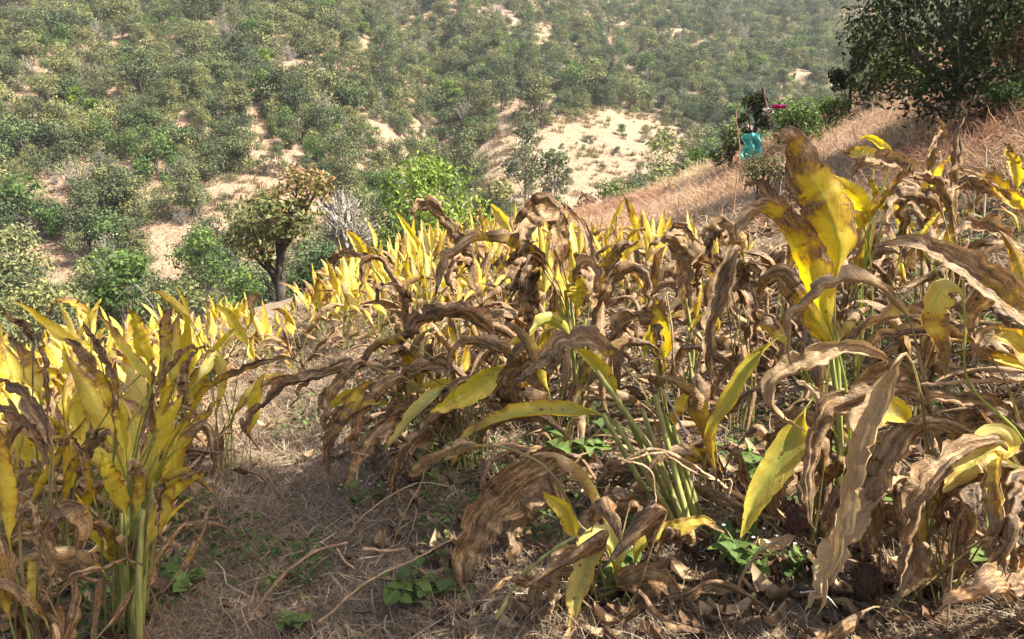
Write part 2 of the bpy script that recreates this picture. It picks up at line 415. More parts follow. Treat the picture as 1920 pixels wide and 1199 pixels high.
OAK = [(0, (.062, .084, .040)), (.3, (.100, .124, .054)), (.55, (.140, .160, .064)), (.78, (.195, .205, .076)), (1, (.265, .258, .098))]
GRN = [(0, (.030, .055, .018)), (.35, (.065, .115, .030)), (.7, (.12, .19, .045)), (1, (.22, .27, .06))]
LIME = [(0, (.04, .085, .012)), (.4, (.10, .17, .022)), (.75, (.20, .28, .035)), (1, (.33, .38, .05))]
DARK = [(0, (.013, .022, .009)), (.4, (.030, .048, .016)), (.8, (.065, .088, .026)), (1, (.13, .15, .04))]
RHOD = [(0, (.045, .055, .02)), (.4, (.11, .125, .036)), (.7, (.19, .175, .05)), (.9, (.30, .20, .07)), (1, (.36, .16, .08))]
GREY = [(0, (.17, .15, .11)), (.5, (.25, .23, .16)), (1, (.33, .31, .20))]
REDB = [(0, (.10, .045, .03)), (.5, (.19, .09, .055)), (1, (.28, .16, .08))]
M['oak'] = tint_mat('oak_foliage', OAK, .75, .15, objvar=.85, value=.92)
M['green'] = tint_mat('green_foliage', GRN, .6, .3)
M['lime'] = tint_mat('lime_foliage', LIME, .55, .35, spec=.35)
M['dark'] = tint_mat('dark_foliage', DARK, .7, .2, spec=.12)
M['rhod'] = tint_mat('rust_green_foliage', RHOD, .55, .25, spec=.35)
M['deep'] = tint_mat('deep_foliage', [(0, (.035, .06, .026)), (.5, (.07, .105, .04)), (1, (.13, .17, .06))], .7, .15)
M['greytwig'] = tint_mat('pale_dry_foliage', GREY, .9, .2)
M['redbrown'] = tint_mat('red_brown_foliage', REDB, .9, .2)
M['twig'] = bark_mat('twig_bark', (.13, .11, .09), (.30, .27, .23), 5)

PROTO = []
def proto(kind, g, matname, bark='bark'):
    (tv, tf), (cv, cf, ct) = g
    tm = make_mesh('trunk', tv, tf, M[bark]); cm = make_mesh('crown', cv, cf, M[matname], tint=ct, smooth=False)
    v, f = merge([(tv, tf), (cv, cf)])
    t = np.vstack([np.tile([.5, 1, 0], (len(tv), 1)), ct])
    jm = make_mesh('tree', v, f, mats=[M[bark], M[matname]], tint=t, smooth=False, matidx=np.r_[np.zeros(len(tf)), np.ones(len(cf))])
    PROTO.append(dict(kind=kind, trunk=tm, crown=cm, joint=jm)); return PROTO[-1]
for k in range(3): proto('oak', tree_geo(100 + k, 3.0 + .3 * k, 1.75, 9 + 2 * k, 2400, .165, .6, .08, .0, lobe_r=.36 + .05 * k), 'oak')
for k in range(2): proto('oak', tree_geo(105 + k, 4.6 + .5 * k, 1.5, 11, 2300, .165, .6, .09, .12, lobe_r=.42), 'oak')
for k in range(2): proto('oak', tree_geo(110 + k, 2.1, 2.5, 13, 2500, .165, .6, .07, .0, lobe_r=.30), 'oak')
proto('green', tree_geo(120, 3.4, 1.7, 11, 1800, .20, .6, .08, .0), 'green')
proto('yellow', tree_geo(122, 3.2, 1.5, 9, 1500, .20, .6, .08, .0), 'lime')
proto('deep', tree_geo(124, 3.0, 1.8, 10, 1700, .20, .6, .08, .0), 'deep')
proto('grey', twig_geo(130, 3.0, 1.6, 46, 330, .17), 'greytwig', 'twig')
proto('grey', twig_geo(131, 3.2, 1.5, 46, 520, .17), 'oak', 'twig')
NP_ = len(PROTO)

def poly_in(px, py, poly):
    c = np.zeros(np.shape(px), bool); j = len(poly) - 1
    for i in range(len(poly)):
        xi, yi = poly[i]; xj, yj = poly[j]
        k = ((yi > py) != (yj > py)) & (px < (xj - xi) * (py - yi) / (yj - yi + 1e-9) + xi)
        c ^= k; j = i
    return c
CLEAR = [
    ([(455, 225), (500, 215), (520, 270), (575, 330), (640, 370), (610, 440), (560, 440), (520, 400), (400, 400), (395, 320), (450, 300)], .35),
    ([(20, 330), (80, 318), (190, 350), (200, 385), (60, 380)], .2),
    ([(130, 180), (165, 70), (190, 70), (185, 120), (150, 185)], .45),
    ([(935, 250), (1020, 225), (1160, 190), (1250, 215), (1330, 255), (1300, 300), (1200, 330), (1130, 410), (960, 420), (900, 330), (890, 280)], .355),
    ([(990, 40), (1040, 40), (1030, 85), (1000, 95)], .1),
    ([(1270, -50), (1440, -50), (1420, 100), (1380, 110), (1330, 75), (1270, 90)], .62),
    ([(1600, -20), (1660, -20), (1650, 130), (1600, 120)], .5),
    ([(1120, 70), (1200, 60), (1215, 110), (1130, 100)], .4)]
def hill_point(px, py):
    """where the ray through a pixel meets the hillside"""
    Y = np.arange(24, 320, .5); a = at(px, py, 1.0) - CAMP
    P = CAMP + a * Y[:, None]; g = hill_h(P[:, 0], P[:, 1])
    k = np.argmax(g > P[:, 2]); return P[k] if g[k] > P[k, 2] else None
r = np.random.default_rng(21); cand = []
for ring0, ring1, sp in ((27, 75, 1.36), (75, 135, 1.5), (135, 250, 1.9)):
    m = int(.70 * (ring1 ** 2 - ring0 ** 2) / sp ** 2)
    yy = np.sqrt(r.uniform(ring0 ** 2, ring1 ** 2, m)); xx = r.uniform(-1, 1, m) * (.70 * yy + 4)
    cand += list(zip(xx, yy))
cand = np.array(cand); cz = hill_h(cand[:, 0], cand[:, 1])
px, py = proj(np.c_[cand, cz + 1.0])
keep = r.random(len(cand)); ok = np.ones(len(cand), bool); small = np.zeros(len(cand), bool)
for poly, p in CLEAR:
    i = poly_in(px, py, poly); ok &= ~(i & (keep > p)); small |= i & (p < .36)
dens = fbm(cand[:, 0] * .07, cand[:, 1] * .07, 3); ok &= ~((dens < .33) & (keep > .6))
ok &= (px > -60) & (px < 1990) & (py > -110)
# behind the near ground?
Yg = np.arange(6, 40, .8)
zg = proj(np.c_[cand, cz + 3.4])[1]
sil = np.interp(px, [0, 400, 640, 960, 1280, 1540, 1650, 1760, 1920], [640, 640, 560, 480, 420, 330, 215, 160, 120])
ok &= zg < sil
cand, cz, px, py, small = cand[ok], cz[ok], px[ok], py[ok], small[ok]
dist = np.hypot(cand[:, 0], cand[:, 1])
scl = np.clip(np.exp(r.normal(-.04, .33, len(cand))), .42, 2.0) * np.where(small, .16 + .55 * r.random(len(cand)) ** 1.6, 1) * np.interp(dist, [40, 120, 200], [.60, .62, .66])
kd = r.choice(NP_, len(cand), p=[.135, .125, .125, .085, .085, .11, .10, .05, .02, .065, .05, .05]); rot = r.uniform(0, 6.28, len(cand))
size = scl / dist; order = np.argsort(-size)
def cell(x, y):
    c = [(60, 'at the left edge'), (150, 'near the left edge'), (300, 'left of the lone lime conifer'), (450, 'left of the bare soil scar'), (640, 'around the bare soil scar'), (760, 'left of the rounded bright tree'),
         (900, 'above the rounded bright tree'), (1050, 'left of the pale clearing'), (1250, 'above the pale clearing'), (1450, 'above the turquoise cloth'), (9999, 'towards the right bank')]
    rw = [(90, 'atop the slope'), (190, 'high on the slope'), (290, 'midway upslope'), (400, 'low on the slope'), (9999, 'at slope foot')]
    return next(t for m, t in rw if y < m) + ' ' + next(t for m, t in c if x < m)
ORD = ['first', 'second', 'third', 'fourth', 'fifth', 'sixth', 'seventh', 'eighth', 'ninth', 'tenth', 'eleventh', 'twelfth', 'thirteenth', 'fourteenth', 'fifteenth', 'sixteenth', 'seventeenth', 'eighteenth', 'nineteenth', 'twentieth'] + ['twenty-' + w for w in ('first', 'second', 'third', 'fourth', 'fifth', 'sixth', 'seventh', 'eighth', 'ninth')] + ['thirtieth'] + ['thirty-' + w for w in ('first', 'second', 'third', 'fourth', 'fifth', 'sixth', 'seventh', 'eighth', 'ninth')]
def ordinal(k, n):
    if n == 1: return ''
    return ', leftmost' if k == 0 else (', rightmost' if k == n - 1 else ', %s from left' % ORD[min(k, 38)])
NAMES = dict(yellow=('lime_tree', 'yellow-green tree', 'tree'), deep=('dark_tree', 'deep green tree', 'tree'), oak=('oak_tree', 'olive scrub oak', 'tree'), green=('leafy_tree', 'fresh green tree', 'tree'), grey=('dry_shrub', 'grey twiggy shrub', 'shrub'))
SMALLN = ('small_bush', 'small low bush', 'bush')
cells = {}
for i in order[:300]:
    nm, ad, ct = NAMES[PROTO[kd[i]]['kind']] if not small[i] else SMALLN
    cells.setdefault((nm, ad + ' ' + cell(px[i], py[i]), ct), []).append(i)
for (nm, lab, ct), ids in cells.items():
    ids = sorted(ids, key=lambda i: px[i])
    for k, i in enumerate(ids):
        p = PROTO[kd[i]]
        t = thing(nm, lab + ordinal(k, len(ids)), ct, (cand[i, 0], cand[i, 1], cz[i]), rot[i], 'scrub trees on the opposite hillside', float(scl[i]))
        link('trunk', p['trunk'], t); link('crown', p['crown'], t)
# the rest of the wood: one mass
def scatter(name, label, cat, pts, rot_, scl_, idx_, meshes):
    pc = bpy.data.collections.new(name + '_sources')
    for i, m_ in enumerate(meshes): pc.objects.link(bpy.data.objects.new('%s_source_%02d' % (name, i), m_))
    me = bpy.data.meshes.new(name); me.from_pydata(np.asarray(pts).tolist(), [], [])
    for nme, typ, arr in (('rot', 'FLOAT', rot_), ('scl', 'FLOAT', scl_), ('idx', 'INT', idx_)):
        a = me.attributes.new(nme, typ, 'POINT'); a.data.foreach_set('value', np.asarray(arr, np.int32 if typ == 'INT' else np.float32))
    o = link(name, me); o['kind'] = 'stuff'; o['label'] = label; o['category'] = cat
    ng = bpy.data.node_groups.new(name, 'GeometryNodeTree')
    ng.interface.new_socket('Geometry', in_out='INPUT', socket_type='NodeSocketGeometry')
    ng.interface.new_socket('Geometry', in_out='OUTPUT', socket_type='NodeSocketGeometry')
    gi = ng.nodes.new('NodeGroupInput'); gq = ng.nodes.new('NodeGroupOutput')
    ip = ng.nodes.new('GeometryNodeInstanceOnPoints'); ci = ng.nodes.new('GeometryNodeCollectionInfo')
    ci.inputs['Collection'].default_value = pc; ci.inputs['Separate Children'].default_value = True; ci.inputs['Reset Children'].default_value = True
    def named(n, t):
        a = ng.nodes.new('GeometryNodeInputNamedAttribute'); a.data_type = t; a.inputs[0].default_value = n; return a.outputs[0]
    cx = ng.nodes.new('ShaderNodeCombineXYZ'); ng.links.new(named('rot', 'FLOAT'), cx.inputs[2])
    ng.links.new(gi.outputs[0], ip.inputs['Points']); ng.links.new(ci.outputs[0], ip.inputs['Instance'])
    ip.inputs['Pick Instance'].default_value = True; ng.links.new(named('idx', 'INT'), ip.inputs['Instance Index'])
    ng.links.new(cx.outputs[0], ip.inputs['Rotation']); ng.links.new(named('scl', 'FLOAT'), ip.inputs['Scale'])
    ng.links.new(ip.outputs[0], gq.inputs[0])
    o.modifiers.new('scatter', 'NODES').node_group = ng; return o
rest = order[300:]
scatter('distant_wood', 'mass of olive scrub trees covering the upper hillside', 'woodland', np.c_[cand[rest], cz[rest]], rot[rest], scl[rest], kd[rest], [p['joint'] for p in PROTO])
# dry grass tussocks on the bare slopes
TUFT = [(0, (.17, .115, .07)), (.4, (.30, .215, .13)), (.75, (.44, .35, .22)), (1, (.36, .34, .17))]
M['tuft'] = tint_mat('dry_tussock', TUFT, .9, .2, objvar=.7)
def tuft_mesh(seed):
    q = np.random.default_rng(seed); m = 34; an = q.uniform(0, 6.28, m); rr = .35 * q.random(m) ** .6
    B = np.stack([np.cos(an) * rr * .7, np.sin(an) * rr * .7, -.05 + 0 * an], 1); D = unit(np.stack([np.cos(an) * .8, np.sin(an) * .8, .5 + q.random(m)], 1)); L_ = q.uniform(.2, .5, m)[:, None]
    sd_ = unit(np.cross(D, [0, 0, 1.])) * .03
    V = np.stack([B - sd_, B + sd_, B + D * L_ + sd_ * .3, B + D * L_ - sd_ * .3], 1).reshape(-1, 3)
    return make_mesh('tuft', V, np.arange(4 * m).reshape(-1, 4), M['tuft'], tint=np.repeat(np.stack([q.random(m), np.ones(m), np.zeros(m)], 1), 4, axis=0), smooth=False)
q = np.random.default_rng(5); tp = []
m = 60000; yy = np.sqrt(q.uniform(28 ** 2, 230 ** 2, m)); xx = q.uniform(-1, 1, m) * (.7 * yy + 3); zz = hill_h(xx, yy); qx, qy = proj(np.c_[xx, yy, zz])
ins = np.zeros(m, bool)
for poly, _ in CLEAR: ins |= poly_in(qx, qy, [(x + (x - np.mean([a[0] for a in poly])) * .12, y + (y - np.mean([a[1] for a in poly])) * .12) for x, y in poly])
ins &= q.random(m) < .12 + .95 * sstep(.40, .58, fbm(xx * .25, yy * .25, 3))
xx, yy, zz = xx[ins], yy[ins], zz[ins]; m = len(xx); print('tufts', m)
scatter('dry_tussocks', 'pale dry grass tussocks on the bare parts of the hillside', 'grass', np.c_[xx, yy, zz], q.uniform(0, 6.28, m), q.uniform(.6, 1.5, m), q.integers(0, 3, m), [tuft_mesh(k) for k in range(3)])
print('trees', len(cand))

# pines and single trees one can pick out on the hill
def single(name, label, cat, g, matname, loc, rotz=0, scale=1.0, bark='bark', group=None):
    (tv, tf), (cv, cf, ct) = g
    t = thing(name, label, cat, loc, rotz, group, scale)
    link('trunk', make_mesh('trunk', tv, tf, M[bark]), t); link('crown', make_mesh('crown', cv, cf, M[matname], tint=ct, smooth=False), t)
    return t
PINES = [(968, 122, 46, .36, 'rounded bright green pine, leftmost of the hilltop pines'), (1006, 128, 36, .3, 'small bright green pine just right of the leftmost pine'),
         (1122, 146, 46, .34, 'darker green pine between the two pairs of pines'), (1167, 148, 30, .3, 'small yellow-green pine left of the tall bare-trunked pine'),
         (1212, 172, 70, .3, 'tall pine with bare pale trunk showing below its crown'), (1343, 112, 40, .3, 'grey-green pine below the bare hilltop patch'),
         (1365, 160, 44, .3, 'yellow-green pine on the hazy slope right of centre'), (1415, 152, 36, .3, 'pale yellow-green pine near the right, on hazy slope'),
         (310, 205, 56, .28, 'lone bright lime conifer on the left slope'), (1300, 232, 40, .34, 'pale green young pine above the teal cloth shrubs')]
for i, (x, y, hpx, rr, lab) in enumerate(PINES):
    P = hill_point(x, y)
    if P is None: continue
    d = P[1]; h = hpx * d / FPX; bare = .5 if i == 4 else .12
    g = tree_geo(300 + i, h, h * rr, 11, 1300, h * .05, .35, h * .018, bare, 'cone' if i != 4 else 'round', hang=.3)
    single('pine_tree', lab, 'pine', g, 'lime' if i in (0, 1, 3, 7, 8) else 'green', P, i * 1.3, group='single pines on the opposite hillside', bark='twig' if i == 4 else 'bark')

def mid(name, label, cat, px, py_top, py_base, Y, wpx, lobes, nleaf, lpx, matname, seed, **kw):
    """tree or bush given by its place in the frame and its distance"""
    b = at(px, py_base, Y); t = at(px, py_top, Y); h = t[2] - b[2]
    gz = float(floor_h(np.float64(b[0]), np.float64(b[1]))); h2 = max(h, t[2] - gz); base_z = min(b[2], gz) if gz < b[2] else gz
    H_ = t[2] - base_z; bare = kw.pop('bare', max(.03, .45 * (b[2] - base_z) / H_))
    rad = wpx * .5 * Y / FPX
    g = tree_geo(seed, H_, rad, lobes, nleaf, lpx * Y / FPX, kw.pop('aspect', .5), kw.pop('trunk_r', .07), bare, **kw)
    bark = 'bark'
    return single(name, label, cat, g, matname, (b[0], b[1], base_z), 0, None, bark)
# edge-of-field trees
mid('round_tree', 'rounded bright green tree with drooping leaves behind the field', 'tree', 800, 268, 440, 21, 250, 32, 7500, 11, 'lime', 401, aspect=.42, hang=.5, lobe_r=.34, trunk_r=.12, bare=.30)
mid('leafy_tree', 'dark green leafy tree behind the sunlit left bed', 'tree', 232, 405, 590, 17, 150, 16, 2600, 11, 'green', 402, aspect=.5, lobe_r=.40)
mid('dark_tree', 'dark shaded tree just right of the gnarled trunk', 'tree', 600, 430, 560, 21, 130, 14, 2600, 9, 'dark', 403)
mid('grey_green_tree', 'grey-green dense tree right of the rounded bright tree', 'tree', 936, 298, 400, 30, 90, 12, 2200, 7, 'oak', 404)
mid('broad_bush', 'broad green bush at the edge of the pale clearing', 'bush', 1165, 285, 375, 24, 105, 12, 2400, 7, 'green', 405)
mid('sparse_tree', 'tall sparse olive tree above the broad green bush', 'tree', 1225, 215, 370, 27, 125, 14, 1900, 8, 'oak', 406)
mid('yellow_bush', 'yellow-green bush on the slope left of the teal cloth', 'bush', 1310, 245, 335, 19, 90, 10, 1700, 8, 'lime', 407)
mid('red_shrub', 'reddish brown dry shrub above the field edge', 'shrub', 1088, 355, 400, 17, 70, 8, 1200, 6, 'redbrown', 408)
mid('low_bush', 'low green bush in front of the reddish dry shrub', 'bush', 1062, 385, 430, 16, 60, 7, 800, 8, 'green', 409)
mid('rounded_bush', 'rounded grey-green bush between pale clearing and dark slope', 'bush', 985, 225, 300, 62, 95, 12, 2000, 6, 'oak', 410)
mid('clearing_bush', 'pair-like olive bush standing in the pale clearing', 'bush', 1040, 262, 330, 55, 70, 10, 1500, 6, 'oak', 411)
mid('olive_bush', 'olive bush under the gnarled tree on the left', 'bush', 370, 390, 500, 30, 140, 14, 2600, 8, 'green', 412)
mid('pale_bush', 'light green low bush left of the gnarled trunk', 'bush', 450, 470, 580, 19, 120, 12, 2200, 8, 'green', 413)
mid('scrub_bush', 'dusky green bush behind the left field edge', 'bush', 90, 500, 620, 16, 170, 14, 2600, 9, 'oak', 414)
mid('scrub_bush', 'grey-green bush between the leafy tree and pale bush', 'bush', 350, 490, 600, 18, 110, 10, 1800, 8, 'oak', 415)
# gnarled tree (x=525): crooked trunk, uneven crown to both sides
def gnarled():
    Y = 16.; r = np.random.default_rng(55)
    b = at(527, 600, Y); gz = float(ground_h(b[0], b[1])); base = np.array([b[0], b[1], min(gz, b[2]) - .1])
    L = lambda x, y, dy=0: at(x, y, Y + dy) - base
    parts = []
    tr = catmull([np.array([0, 0, -.2]), L(527, 560), L(524, 500), L(532, 455), L(548, 420), L(562, 385)], 16)[0]
    parts.append(tube(tr, np.linspace(.165, .07, 16) * (1 + .12 * np.sin(np.arange(16) * 2.1)), 10))
    lob = [(470, 425, .3, 42), (500, 395, -.4, 45), (540, 385, .2, 44), (565, 410, -.3, 38), (480, 460, -.3, 36), (455, 450, .3, 30), (585, 350, .2, 40), (560, 335, 0, 32), (515, 430, .6, 36), (495, 475, .2, 26), (600, 345, -.2, 24), (540, 430, -.5, 30)]
    C, N, T = [], [], []
    for (x, y, dy, q) in lob:
        c = L(x, y, dy); rad = q * Y / FPX
        k = int(np.argmin(np.linalg.norm(tr - c, axis=1))); k = max(k - 2, 8)
        parts.append(tube(catmull([tr[k], (tr[k] + c) / 2 + np.array([0, 0, -.1]), c], 6)[0], np.linspace(.05, .015, 6), 6))
        m = int(260 * (q / 40) ** 2); d = unit(r.normal(size=(m, 3))); rr = r.random(m) ** .5 * 1.28
        d = unit(d + .5 * np.sin(d[:, [1, 2, 0]] * 8))
        p = c + d * (rad * rr)[:, None] * np.array([1, 1, .75]); C.append(p)
        N.append(unit(d * .5 + r.normal(size=(m, 3)) * .6 + np.array([0, 0, .5])))
        up = np.clip((p[:, 2] - c[2]) / rad, -1, 1)
        T.append(np.stack([np.clip(.45 + .22 * (r.random() - .5) + r.normal(size=m) * .17 + (.25 if y < 400 and x > 520 else 0), 0, 1), np.clip(.95 + r.normal(size=m) * .15, .5, 1.3), np.zeros(m)], 1))
    g = merge(parts), leaf_quads(np.vstack(C), np.vstack(N), .135, .42, r, np.vstack(T))
    single('gnarled_tree', 'gnarled tree with dark crooked trunk and rust-tinged leaves', 'tree', g, 'rhod', base, bark='darkbark')
gnarled()
# grey leafless shrub left of the bright tree
def shrub(label, px, py, Y, wpx, hpx, seed, n=60, nl=200, matname='greytwig', name='dry_shrub'):
    b = at(px, py, Y); z = float(floor_h(b[0], b[1])); b[2] = min(b[2], z) if z < b[2] else z
    h = at(px, py - hpx, Y)[2] - b[2]
    return single(name, label, 'shrub', twig_geo(seed, h, wpx * .5 * Y / FPX, n, nl, .09, max(0., h - hpx * Y / FPX)), matname, b, bark='twig')
shrub('pale grey leafless shrub left of the rounded bright tree', 655, 470, 19, 120, 95, 431, 90, 500)
shrub('pale dry shrub at the foot of the bare left slope', 640, 420, 26, 110, 70, 432, 60, 400)


# ------------------------------------------------------------------ turmeric leaves
def leaf_geo(P, Wd, half, v, curl, fold, crump, r, nu, asym=0.0):
    """blade + stalk along the spine P; Wd = direction across the blade"""
    n = len(P); T = unit(np.gradient(P, axis=0)); Wd = unit(Wd - (Wd * T).sum(1)[:, None] * T); N = np.cross(T, Wd)
    u = np.linspace(-1, 1, nu)[None]; a = np.abs(u); sg = np.sign(u)
    s = np.r_[0, np.cumsum(np.linalg.norm(np.diff(P, axis=0), axis=1))][:, None]
    ph = r.uniform(0, 6.28, 12)
    vn = lambda f, q: vnoise(s * f + q * 9 + 0 * u, sg * 5 + q * 3) - .5
    rag = 1 + crump * (1.0 * vn(11, ph[0]) + .7 * vn(34, ph[1]) + .45 * vn(90, ph[2])) * sstep(.02, .2, v)[:, None] * a
    tear = np.clip(np.sin(s * (47 + 9 * sg) + ph[5] + 3 * sg), 0, 1) ** 10 * sstep(.15, .4, v)[:, None]
    hw = half[:, None] * rag * (1 - crump * .85 * tear * a)
    c = np.maximum(curl[:, None] * (1 + asym * sg) * (1 + .5 * crump * np.sin(s * 17 + ph[2] + sg)), .05)
    ang = c * a
    lat = hw * np.sin(ang) / c; nor = hw * (1 - np.cos(ang)) / c
    f = fold[:, None] * (1 + .3 * np.sin(s * 9 + ph[3] + sg))
    lat, nor = lat * np.cos(f) - nor * np.sin(f), lat * np.sin(f) + nor * np.cos(f)
    wr = np.sin(s * 38 + u * 3.1 + ph[4]) * .5 + np.sin(s * 71 - u * 5 + ph[5]) * .32 + np.sin(s * 19 + u * 7 + ph[6]) * .55 + np.sin(u * 11 + s * 13 + ph[7]) * .35
    nor = nor + crump * .20 * wr * hw * (.35 + .65 * a) * sstep(-.05, .15, v)[:, None]
    pl = np.sin(u * (6.5 + 3 * np.sin(ph[8])) + ph[9] + 1.2 * np.sin(s * 7 + ph[10])) + .6 * np.sin(u * 13 + ph[11] + s * 5)
    nor = nor + crump * .13 * pl * hw * sstep(.0, .2, v)[:, None]
    V = P[:, None] + (lat * sg)[..., None] * Wd[:, None] + nor[..., None] * N[:, None]
    uv = np.stack([np.broadcast_to((u + 1) / 2, (n, nu)), np.broadcast_to(v[:, None], (n, nu))], -1)
    m2 = np.stack([u * half[:, None], np.broadcast_to(s, (n, nu))], -1)
    i = (np.arange(n - 1)[:, None] * nu + np.arange(nu - 1)[None]).ravel()
    F = np.stack([i, i + 1, i + nu + 1, i + nu], -1)
    return V.reshape(-1, 3), F, uv.reshape(-1, 2), m2.reshape(-1, 2)

def blade_profile(v, W, stalk, tipw=.02):
    b = np.clip(v, 0, 1)
    p = (b + .001) ** .6 * (1 - b) ** .95; p = p / .355
    return np.where(v < 0, stalk, np.maximum(stalk * np.clip(1 - b * 1.5, 0, 1), W * np.clip(p, 0, 1.05)) + .0015)

def rot_about(W, T, ang):
    return W * np.cos(ang)[:, None] + np.cross(T, W) * np.sin(ang)[:, None] + T * ((T * W).sum(1) * (1 - np.cos(ang)))[:, None]

def proc_leaf(r, Lst, Lbl, W, phi0, phist, droop, kink=None, twist=0., curl=.7, fold=.25, crump=.25, stalk=.008, ns=6, nb=15, nu=7):
    """leaf in its plant's space: grows from the origin, leaning towards +X"""
    s = np.r_[np.linspace(0, Lst, ns, endpoint=False), np.linspace(Lst, Lst + Lbl, nb)]
    v = np.where(s < Lst, (s - Lst) / Lst, (s - Lst) / Lbl)
    phi = phi0 + (phist - phi0) * np.clip(s / Lst, 0, 1) ** 1.5 + droop * np.clip(v, 0, 1) ** 1.3
    if kink: phi = phi + (kink[1] - np.clip(phi, 0, kink[1])) * sstep(kink[0] - .1, kink[0] + .1, v) * 1.0
    ps = np.cumsum(r.normal(size=len(s)) * (.04 + .14 * crump)); phi = phi + np.cumsum(r.normal(size=len(s)) * .16 * crump) * sstep(-.2, .2, v)
    D = np.stack([np.sin(phi) * np.cos(ps), np.sin(phi) * np.sin(ps), np.cos(phi)], 1)
    ds = np.diff(s); P = np.vstack([[0, 0, 0], np.cumsum((D[:-1] + D[1:]) / 2 * ds[:, None], axis=0)])
    T = unit(np.gradient(P, axis=0)); W0 = np.stack([-np.sin(ps), np.cos(ps), np.zeros(len(s))], 1)
    Wd = rot_about(W0, T, twist * np.clip(v + .3, 0, 1.3))
    half = blade_profile(v, W * .43, stalk)
    cu = np.where(v < 0, 2.6, 2.6 + (curl - 2.6) * sstep(0, .22, v)); fo = np.where(v < 0, .0, fold)
    V, F, uv, m2 = leaf_geo(P, -Wd, half, v, cu, fo, crump, r, nu)
    return make_mesh('leaf', V, F, M['leaf'], uv, m2)

LV = {'up': [], 'arch': [], 'hang': [], 'low': []}
for k in range(16):
    r = np.random.default_rng(900 + k)
    LV['up'].append(proc_leaf(r, r.uniform(.34, .5), r.uniform(.34, .52), r.uniform(.10, .165), r.uniform(0, .08), r.uniform(.08, .4), r.uniform(.1, .9), None, r.uniform(-1.2, 1.2), r.uniform(.3, 1.1), r.uniform(.0, .4), r.uniform(.15, .45)))
    LV['arch'].append(proc_leaf(r, r.uniform(.30, .45), r.uniform(.36, .55), r.uniform(.10, .155), r.uniform(0, .1), r.uniform(.25, .6), r.uniform(1.1, 2.0), None, r.uniform(-.9, .9), r.uniform(.7, 1.9), r.uniform(.1, .6), r.uniform(.3, .65)))
    LV['hang'].append(proc_leaf(r, r.uniform(.32, .5), r.uniform(.32, .48), r.uniform(.10, .16), r.uniform(0, .1), r.uniform(.12, .45), r.uniform(.3, .8), (r.uniform(.05, .4), r.uniform(2.6, 3.05)), r.uniform(-1.2, 1.2), r.uniform(1.0, 2.4), r.uniform(.2, .7), r.uniform(.5, .9)))
    LV['low'].append(proc_leaf(r, r.uniform(.12, .25), r.uniform(.32, .5), r.uniform(.07, .12), r.uniform(.3, .6), r.uniform(1.0, 1.5), r.uniform(.5, 1.1), None, r.uniform(-1.2, 1.2), r.uniform(1.2, 2.6), r.uniform(.2, .7), r.uniform(.5, .95)))

def set_leaf(o, dead, green, pale): o.color = (float(np.clip(dead, 0, 1)), float(np.clip(green, 0, 1)), float(np.clip(pale, 0, 1)), 1)
def field_plant(x, y, r, label, group, state, nleaf, scale, name='turmeric_plant'):
    t = thing(name, label, 'plant', (x, y, float(ground_h(x, y)) - .01), r.uniform(0, 6.28), group, scale); t.rotation_euler[0] = r.normal() * .11; t.rotation_euler[1] = r.normal() * .11
    low = 4 if y < 6 else 2
    for k in range(nleaf + low):
        q = r.random() if k < nleaf else .99
        if state == 'yellow': kind = 'up' if q < .42 else ('arch' if q < .66 else ('hang' if q < .86 else 'low'))
        elif state == 'mixed': kind = 'up' if q < .30 else ('arch' if q < .6 else ('hang' if q < .88 else 'low'))
        else: kind = 'up' if q < .08 else ('arch' if q < .42 else ('hang' if q < .85 else 'low'))
        me = LV[kind][r.integers(16)]
        o = link('leaf', me, t, loc=(r.normal() * .025, r.normal() * .025, 0), rot=(r.normal() * .10, r.normal() * .10, k * 2.4 + r.normal() * .5), scale=r.uniform(.8, 1.12))
        base = {'up': .22, 'arch': .5, 'hang': .85, 'low': .95}[kind] + {'yellow': .0, 'mixed': .12, 'brown': .25}[state]
        set_leaf(o, base + r.normal() * .14, max(0, r.normal() * .18 + (.05 if state == 'yellow' else .12)), abs(r.normal() * .24) if kind != 'low' else r.random() * .6)  # random pale paints some leaves sunlit white
    return t

